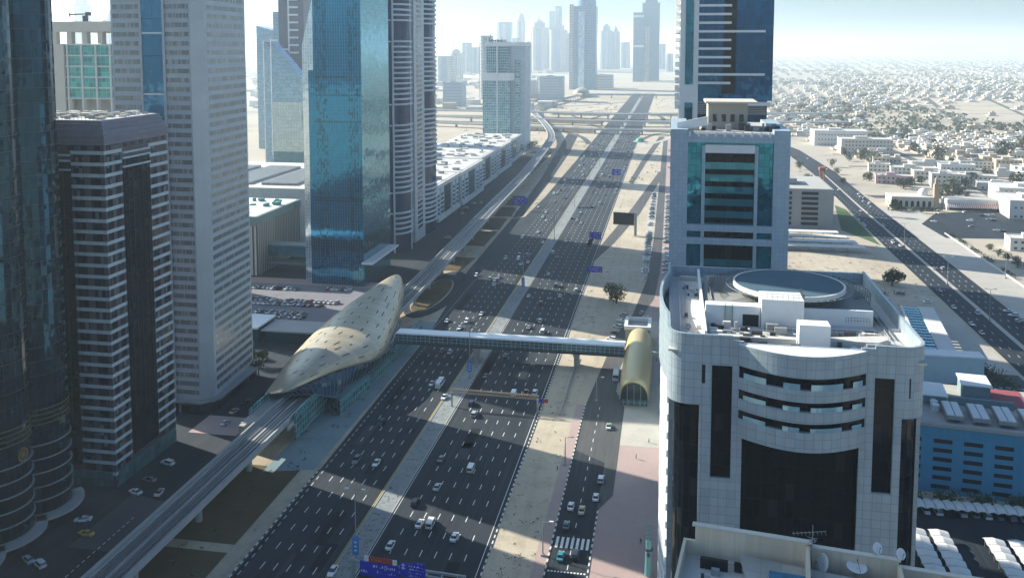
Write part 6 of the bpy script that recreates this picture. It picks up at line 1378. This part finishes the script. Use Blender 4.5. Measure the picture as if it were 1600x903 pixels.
# left car park
for r_, (y, x0, x1) in enumerate(((463, -232, -204), (467, -190, -174), (441, -228, -172), (434.5, -226, -178), (420, -218, -182), (413.5, -216, -180), (404, -196, -172))):
    x = x0; i = 0
    while x < x1:
        if random.random() < (.9 if r_ < 6 else .35):
            col = random.choice(('white', 'silver', 'black', 'grey', 'white', 'white', 'silver', 'dark red')); kd = random.choice(('sedan', 'suv', 'sedan'))
            car(kd, col, x, y + random.uniform(-.4, .4), R(random.choice((0, 180)) - 28 + random.uniform(-3, 3)), '%s %s in bay %d of the %s row, car park by blue tower' % (col, KW[kd], i + 1, ('farthest left', 'farthest right', 'upper middle', 'lower middle', 'upper near', 'lower near', 'nearest sparse')[r_]), 'cars in the car park by the blue glass tower', r_ > 1, .06)
        x += 2.75; i += 1
# left street
for u, v, kd, col, rz, lab, roof in ((212, 769, 'sedan', 'white', 70, 'white sedan in front of the banded tower', None), (249, 770, 'sedan', 'white', 10, 'white taxi with red roof near the banded tower corner', 'red'), (262, 724, 'suv', 'white', 75, 'white off-roader at the kerb of the banded tower', None), (234, 750, 'sedan', 'grey', 75, 'grey sedan in the shade by the banded tower', None), (130, 812, 'sedan', 'white', 110, 'white sedan outside the curved dark tower', None), (135, 834, 'sedan', 'yellow', 80, 'yellow taxi in the sunny patch by the curved tower', None), (62, 882, 'suv', 'white', 60, 'white off-roader under the curved tower canopy', None), (44, 875, 'sedan', 'silver', 60, 'silver sedan at the left edge under the curved tower', None),
                                     (352, 661, 'sedan', 'white', -5, 'white sedan on the street beside the chamfered tower, nearest of three', None), (366, 643, 'sedan', 'cream', -5, 'cream taxi with yellow roof beside the chamfered tower', 'yellow'), (385, 629, 'sedan', 'black', -5, 'black sedan beside the chamfered tower, farthest of three', None)):
    x, y = at(u, v, .4); car(kd, col, x, y, R(rz), lab, 'cars on the shaded left street', True, .08, roof)
for i, (u, v) in enumerate(((735, 309), (727, 326), (722, 334), (740, 318), (752, 318), (700, 372))):
    x, y = at(u, v, .4); car(('sedan', 'van', 'suv')[i % 3], ('white', 'silver', 'white')[i % 3], x, y, R(80 * (i % 2)), '%s vehicle parked before the office row' % ORD[i], 'cars before the office row', False, .06)
# right-hand highway
RH = [(1380, 353, 'sedan'), (1395, 379, 'suv'), (1407, 384, 'sedan'), (1473, 420, 'suv'), (1459, 420, 'sedan'), (1528, 490, 'suv'), (1482, 480, 'sedan'), (1490, 505, 'sedan'), (1505, 519, 'sedan'), (1469, 454, 'sedan'), (1345, 330, 'sedan'), (1352, 310, 'suv'), (1358, 319, 'van'), (1344, 308, 'suv'), (1349, 315, 'sedan'), (1361, 323, 'sedan'), (1355, 304, 'sedan'), (1310, 297, 'sedan'), (1337, 350, 'sedan'), (1328, 338, 'suv'), (1342, 352, 'sedan'), (1333, 343, 'sedan'), (1300, 265, 'sedan'), (1288, 262, 'suv'), (1262, 248, 'sedan'), (1322, 330, 'sedan')]
RH.sort(key=lambda p: -p[1])
for i, (u, v, kd) in enumerate(RH):
    x, y = at(u, v, .4); x = min(max(x, 146.5), 171.5); col = random.choice(('white', 'white', 'silver')); sd = 'left' if x < 157 else 'right'
    car(kd, col, x, y, math.pi if x < 157 else 0, '%s %s on the %s side of the right-hand highway, %s from the bottom' % (col, KW[kd], sd, ORD[i] if i < 20 else '%dth' % (i + 1)), 'traffic on the right-hand highway', y < 620, .09)
PK = [(1575, 486, 95), (1584, 493, 95), (1594, 500, 95), (1597, 505, 95), (1459, 346, 60), (1515, 345, 60), (1518, 354, 100), (1535, 338, 70), (1543, 336, 70), (1549, 337, 70), (1545, 343, 70), (1552, 345, 70), (1467, 333, 0), (1506, 332, 0), (1557, 360, 60), (1566, 362, 60), (1449, 472, 95)]
for i, (u, v, rz) in enumerate(PK):
    x, y = at(u, v, .4); col = ('white', 'white', 'silver', 'black')[i % 4 if i > 3 else i]
    car(('sedan', 'suv')[i % 2], col, x, y, R(rz), '%s car parked by the mosque and frontage paving, %s from the left' % (col, ORD[i]), 'cars parked right of the right-hand highway', False, .09)
for i in range(9):
    x, y = 127 + (i % 3) * 4.6, 352 + (i // 3) * 9 + (i % 2) * 2; col = ('white', 'white', 'black', 'silver', 'white', 'blue', 'white', 'teal', 'grey')[i]
    car(('sedan', 'suv', 'van')[i % 3], col, x, y, R(100 if i < 5 else 60), '%s %s parked among the planting, %s by the white walled block' % (col, ('sedan', 'off-roader', 'van')[i % 3], ORD[i]), 'cars among the planting', True, .06)
for i in range(16):
    col = random.choice(('white', 'silver', 'black', 'grey')); car(('sedan', 'suv')[i % 2], col, 75 + i * 3.3, 268.5, 0 if i % 3 else math.pi, '%s car under the scalloped shade row, %s bay from the left' % (col, ORD[i]), 'cars under the scalloped shade', False, .07)
# ================================================================== people
def person(lab, x, y, rz, top, legs, z=.1):
    t = thing('person', lab, 'person', (x, y, z), rz)
    V = [(0, 0, .95), (0, 0, 1.2), (0, 0, 1.42), (0, 0, 1.52), (0, .02, 1.66), (.11, 0, .90), (.12, .16, .5), (.12, .1, .06), (.12, .24, .04), (-.11, 0, .90), (-.12, -.12, .5), (-.12, -.26, .08), (-.12, -.14, .03), (.2, 0, 1.40), (.25, -.08, 1.13), (.24, .08, .90), (-.2, 0, 1.40), (-.25, .08, 1.13), (-.24, .2, .92)]
    E = [(0, 1), (1, 2), (2, 3), (3, 4), (0, 5), (5, 6), (6, 7), (7, 8), (0, 9), (9, 10), (10, 11), (11, 12), (2, 13), (13, 14), (14, 15), (2, 16), (16, 17), (17, 18)]
    rad = [.16, .15, .17, .06, .11, .1, .075, .05, .04, .1, .075, .05, .04, .07, .05, .035, .07, .05, .035]
    me = bpy.data.meshes.new('body'); me.from_pydata(V, E, []); o = bpy.data.objects.new('body', me); S.collection.objects.link(o); o.parent = t
    md = o.modifiers.new('skin', 'SKIN'); sv = me.skin_vertices[0].data if me.skin_vertices else None
    if sv is None:
        pass
    else:
        for i, r in enumerate(rad): sv[i].radius = (r, r)
    md2 = o.modifiers.new('sub', 'SUBSURF'); md2.levels = 1; md2.render_levels = 1
    n = N('clothing'); pz = n.node('ShaderNodeSeparateXYZ'); n.link(n.node('ShaderNodeTexCoord').outputs['Object'], pz.inputs[0])
    c = n.mix(n.ma('GREATER_THAN', pz.outputs[2], .95), legs, top); c = n.mix(n.ma('GREATER_THAN', pz.outputs[2], 1.5), c, (.30, .19, .13)); c = n.mix(n.ma('LESS_THAN', pz.outputs[2], .08), c, (.02, .02, .02)); n.link(c, n.b.inputs['Base Color']); me.materials.append(n.m)
    b = MB()
    for i in range(3):
        a0, a1 = R(10 + i * 27), R(10 + (i + 1) * 27); b.tube((0, -.01, 1.66 + .13 * math.sin(a0)), (0, -.01, 1.66 + .13 * math.sin(a1)), .125 * math.cos(a0), max(.01, .125 * math.cos(a1)), 10, cap=False)
    b.build('hair', M['black'], t)
for u, v, rz, top, legs, lab in ((1014, 692, 90, (.05, .05, .06), (.03, .03, .04), 'person in dark clothes walking on the pavement below the gold entrance hall, upper of two'), (994, 717, 80, (.25, .12, .10), (.05, .05, .06), 'person in reddish top walking on the pink pavement, lower of two'),
                                 (1001, 850, 0, (.10, .04, .05), (.03, .03, .04), 'person in dark clothes left of the teal sculpture column'), (1028, 866, 20, (.03, .03, .04), (.03, .03, .04), 'person in black right of the teal sculpture column'), (1026, 566, 90, (.04, .04, .05), (.03, .03, .03), 'person in dark clothes beside the gold entrance hall'),
                                 (871, 736, 0, (.25, .25, .25), (.05, .05, .05), 'person standing on the sand near the service road kerb')):
    person(lab, *at(u, v), R(rz), top, legs)
# ================================================================== street furniture
def lamp(name, lab, x, y, h_, arms, group, rz=0):
    t = thing(name, lab, 'street lamp', (x, y, 0), rz, group); b = MB(); b.tube((0, 0, 0), (0, 0, h_), .22, .10, 8); b.build('pole', M['steel'], t)
    for s_ in arms: b = MB(); b.tube((0, 0, h_ - .2), (s_ * 2.3, 0, h_ + .2), .08, .06, 5); b.build('arm', M['steel'], t); b = MB(); b.box(s_ * 2.3 - .55, s_ * 2.3 + .55, -.25, .25, h_ + .1, h_ + .35); b.build('lamp_head', M['white'], t)
    b = MB(); b.box(-.5, .5, -.5, .5, 0, .7); b.build('base', M['concrete'], t); return t
names = ['nearest', 'second', 'third', 'fourth', 'fifth', 'sixth', 'seventh', 'eighth', 'ninth', 'tenth', 'eleventh']
M['banner'] = plain('blue_banner', (.05, .22, .50), .6)
for i in range(10):
    y = 214.7 + 135 * i * .5 if i < 0 else 214.7 + 135 * i
    t = lamp('street_lamp', 'tall double-armed lamp in the median, %s from the bottom' % names[i], -79.9, y, 21 if i else 20, (-1, 1), 'median lamps')
    if i < 3:
        b = MB(); b.box(-.9, .9, -.30, -.20, 2.4, 7.4); b.build('banner', M['banner'], t)
        b = MB()
        for k in range(3): b.box(-.35, .35, -.33, -.301, 3.4 + k * 1.1, 3.8 + k * 1.1)
        b.build('banner_marking', M['white'], t)
for i, (u, v) in enumerate(((848, 868), (883, 727), (932, 627), (1011, 425), (1042, 372))):
    x, y = at(u, v); lamp('street_lamp', ('slim single lamp at the sand edge, nearest', 'slim single lamp at the sand edge, second', 'slim single lamp at the sand edge under the footbridge', 'dark lamp on the sand past the palm', 'slim lamp beside the far service road')[i], x, y, 9.5, (1,), 'service road lamps')
for i, (x, y) in enumerate(((157.2, 470), (157.4, 540), (157.6, 400), (158, 640), (159, 760), (195, 560))):
    lamp('street_lamp', 'slim lamp on the right-hand highway, %s one' % ('second', 'third', 'nearest', 'fourth', 'fifth', 'frontage')[i], x, y, 16, (-1, 1), 'right-hand highway lamps')
M['signblue'] = plain('blue_sign_face', (.02, .03, .42), .45, var=.03); M['signred'] = plain('red_sign_face', (.38, .05, .03), .5, var=.03)
def strokes(b, x0, x1, y, z0, z1, rows, seed, dens=.75):
    rd = random.Random(seed); rh = (z1 - z0) / rows
    for r_ in range(rows):
        x = x0 + rd.uniform(0, .3); zb = z0 + r_ * rh
        while x < x1 - .3:
            l = rd.uniform(.08, .28)
            if rd.random() < dens: b.box(x, x + l, y - .02, y, zb + rh * .25, zb + rh * (.35 if rd.random() < .5 else .68))
            x += l + rd.choice((.05, .08, .3))
t = thing('sign_gantry', 'blue road sign gantry with red strip over the carriageway at the bottom edge', 'road sign', (-78, 206.5, 0), R(-4))
b = MB(); b.box(2.2, 12.6, 0, .25, 2.2, 6.0); b.build('blue_panel', M['signblue'], t)
b = MB(); b.box(13.0, 19.6, 0, .25, 3.4, 7.0); b.box(16.8, 19.5, 0, .25, 7.01, 7.5); b.build('blue_panel', M['signblue'], t)
b = MB(); b.box(4.6, 11.0, 0, .25, 6.05, 7.35); b.build('red_strip', M['signred'], t)
b = MB(); b.box(3.4, 4.55, -.05, .2, 6.05, 7.5); b.box(11.05, 12.1, -.05, .2, 6.05, 7.3); b.build('pictogram_panel', M['white'], t)
b = MB(); strokes(b, 5.6, 8.6, -.001, 3.0, 5.8, 2, 1); strokes(b, 9.6, 12.3, -.001, 3.0, 5.6, 2, 2); b.box(8.9, 9.0, -.02, 0, 4.4, 5.5); b.box(9.0, 9.5, -.02, 0, 5.4, 5.5); b.box(9.4, 9.5, -.02, 0, 4.6, 5.5); b.box(9.0, 9.4, -.02, 0, 4.4, 4.5); strokes(b, 2.5, 4.4, -.001, 2.8, 4.2, 1, 3); strokes(b, 15.2, 19.3, -.001, 3.6, 6.9, 4, 4); b.box(13.3, 14.4, -.02, 0, 5.6, 5.8); b.box(13.3, 14.4, -.02, 0, 6.4, 6.6); b.box(13.7, 13.95, -.02, 0, 5.3, 6.9); strokes(b, 17, 19.3, -.001, 7.05, 7.5, 1, 5); b.build('lettering', M['white'], t)
b = MB(); strokes(b, 3.6, 4.4, -.06, 6.2, 7.4, 2, 6); strokes(b, 11.2, 12.0, -.06, 6.2, 7.2, 2, 7); b.build('pictogram', M['signred'], t)
b = MB(); b.box(0, 30, .3, .8, 5.2, 5.7); b.box(0, 30, .3, .8, 3.9, 4.3); b.box(-.4, .4, .2, 1.0, 0, 6); b.build('gantry_frame', M['steel'], t)
b = MB(); strokes(b, 5.2, 10.6, -.001, 6.2, 7.2, 1, 8, .6); b.build('strip_lettering', plain('gold_lettering', (.5, .25, .08), .6), t)
t = thing('lattice_gantry', 'long beige lattice girder half across the right carriageway from the median', 'sign gantry', (-80.5, 319, 0), R(-2))
b = MB()
for k in range(34):
    x = k * 1.0
    for yy, z0, z1 in ((0, 5.6, 6.9), (1.1, 6.9, 5.6)): b.tube((x, yy, z0), (x + 1, yy, z1), .07, n=4)
    b.tube((x, 0, 6.9), (x + 1, 1.1, 6.9), .06, n=4)
for yy in (0, 1.1):
    for zz in (5.6, 6.9): b.tube((0, yy, zz), (34, yy, zz), .09, n=4)
b.build('lattice_girder', plain('beige_steel', (.33, .27, .20), .6), t)
for x in (.5, 33.5): b = MB(); b.tube((x, .55, 0), (x, .55, 5.6), .35, n=8); b.build('post', M['steel'], t)
t = thing('small_road_sign', 'small blue and red sign at the edge of the sand by the lattice girder', 'road sign', (-45.6, 322, 0))
b = MB(); b.tube((0, 0, 0), (0, 0, 4), .15); b.build('post', M['steel'], t); b = MB(); b.box(-2.2, 0, -.2, 0, 3, 4.4); b.build('blue_panel', M['signblue'], t); b = MB(); b.box(.01, 2, -.2, 0, 3, 4.4); b.build('red_panel', M['signred'], t)
def blue_sign(lab, u, v, wd, hh, h0, facing=0):
    x, y = at(u, v); t = thing('road_sign', lab, 'road sign', (x, y, 0), facing, 'blue direction signs')
    b = MB(); b.box(-wd / 2, wd / 2, -.15, .15, h0, h0 + hh); b.build('blue_panel', M['signblue'], t)
    b = MB(); b.box(-wd * .45, -wd * .42, .16, .5, 0, h0 + hh); b.box(wd * .42, wd * .45, .16, .5, 0, h0 + hh); b.build('post', M['steel'], t)
    b = MB(); strokes(b, -wd * .45, wd * .45, -.16, h0 + .3, h0 + hh - .3, 3, int(u)); b.build('lettering', M['white'], t)
blue_sign('blue direction sign over the distant right carriageway', 963, 283, 9, 6, 6)
blue_sign('blue direction sign at the ramp nose, upper of two', 930, 384, 8, 5, 4.5)
blue_sign('blue direction sign at the edge of the sand, lower of two', 929, 436, 9, 3.6, 4)
blue_sign('pale blue sign board left of the highway beneath the viaduct', 813, 329, 11, 6, 5)
t = thing('billboard', 'black billboard on a single post on the sand beyond the footbridge', 'billboard', (*at(986, 368), 0), R(-8))
b = MB(); b.box(-13, 2, -.5, .5, 8, 16); b.build('black_panel', M['black'], t); b = MB(); b.box(-13.3, 2.3, -.4, .6, 7.5, 7.99); b.box(-13.3, 2.3, -.4, .6, 16.01, 16.4); b.build('frame', M['darkmetal'], t); b = MB(); b.box(2.4, 4.0, -.8, .8, 0, 17); b.build('post', M['steel'], t)
t = thing('sculpture_column', 'tall teal pipe-like column with open green lattice top on the pink pavement', 'column', (*at(1013, 898), 0))
b = MB(); b.tube((0, 0, 0), (0, 0, 9.5), 1.05, .75, 14); b.build('shaft', plain('teal_column_paint', (.13, .30, .33), .5), t)
b = MB(); b.tube((0, 0, 6.8), (0, 0, 7.3), 1.1, 1.1, 14); b.box(-.4, .4, -1.3, -.9, 5.6, 6.4); b.build('collar', M['darkmetal'], t)
b = MB()
for k in range(4):
    a0 = k * math.pi / 2; b.tube((.8 * math.cos(a0), .8 * math.sin(a0), 9.5), (.8 * math.cos(a0), .8 * math.sin(a0), 13), .07, n=4)
    for j in range(4): z = 9.6 + j * 1.1; a1 = a0 + math.pi / 2; b.tube((.8 * math.cos(a0), .8 * math.sin(a0), z), (.8 * math.cos(a1), .8 * math.sin(a1), z), .06, n=4)
b.build('lattice_top', M['greensteel'], t)
t = thing('green_dome_sign', 'bright green canopy-like structure beside the highway below the near flyover', 'kiosk', (*at(1000, 222), 0))
b = MB()
for i in range(5): a0, a1 = R(18 * i), R(18 * i + 18); b.tube((0, 0, 6.5 * math.sin(a0)), (0, 0, 6.5 * math.sin(a1)), 6.5 * math.cos(a0), max(.1, 6.5 * math.cos(a1)), 14, cap=False)
b.build('dome', plain('bright_green_sheet', (.06, .36, .24), .5), t)
b = MB(); b.box(-9.5, 9.5, -9.5, 9.5, 0, .6); b.build('base', M['concrete'], t)
for i in range(9):
    x, y = at(1041.5, 640 + i * 20); b = MB(); b.tube((x, y, 0), (x, y, .9), .16, .12, 8); b.tube((x, y, .9), (x, y, 1.05), .17, .05, 8)
    o = b.build('bollard', M['pale']); o['label'] = 'pale bollard in the row along the pavement edge by the silver tower'; o['category'] = 'bollard'; o['group'] = 'bollards by the silver tower'
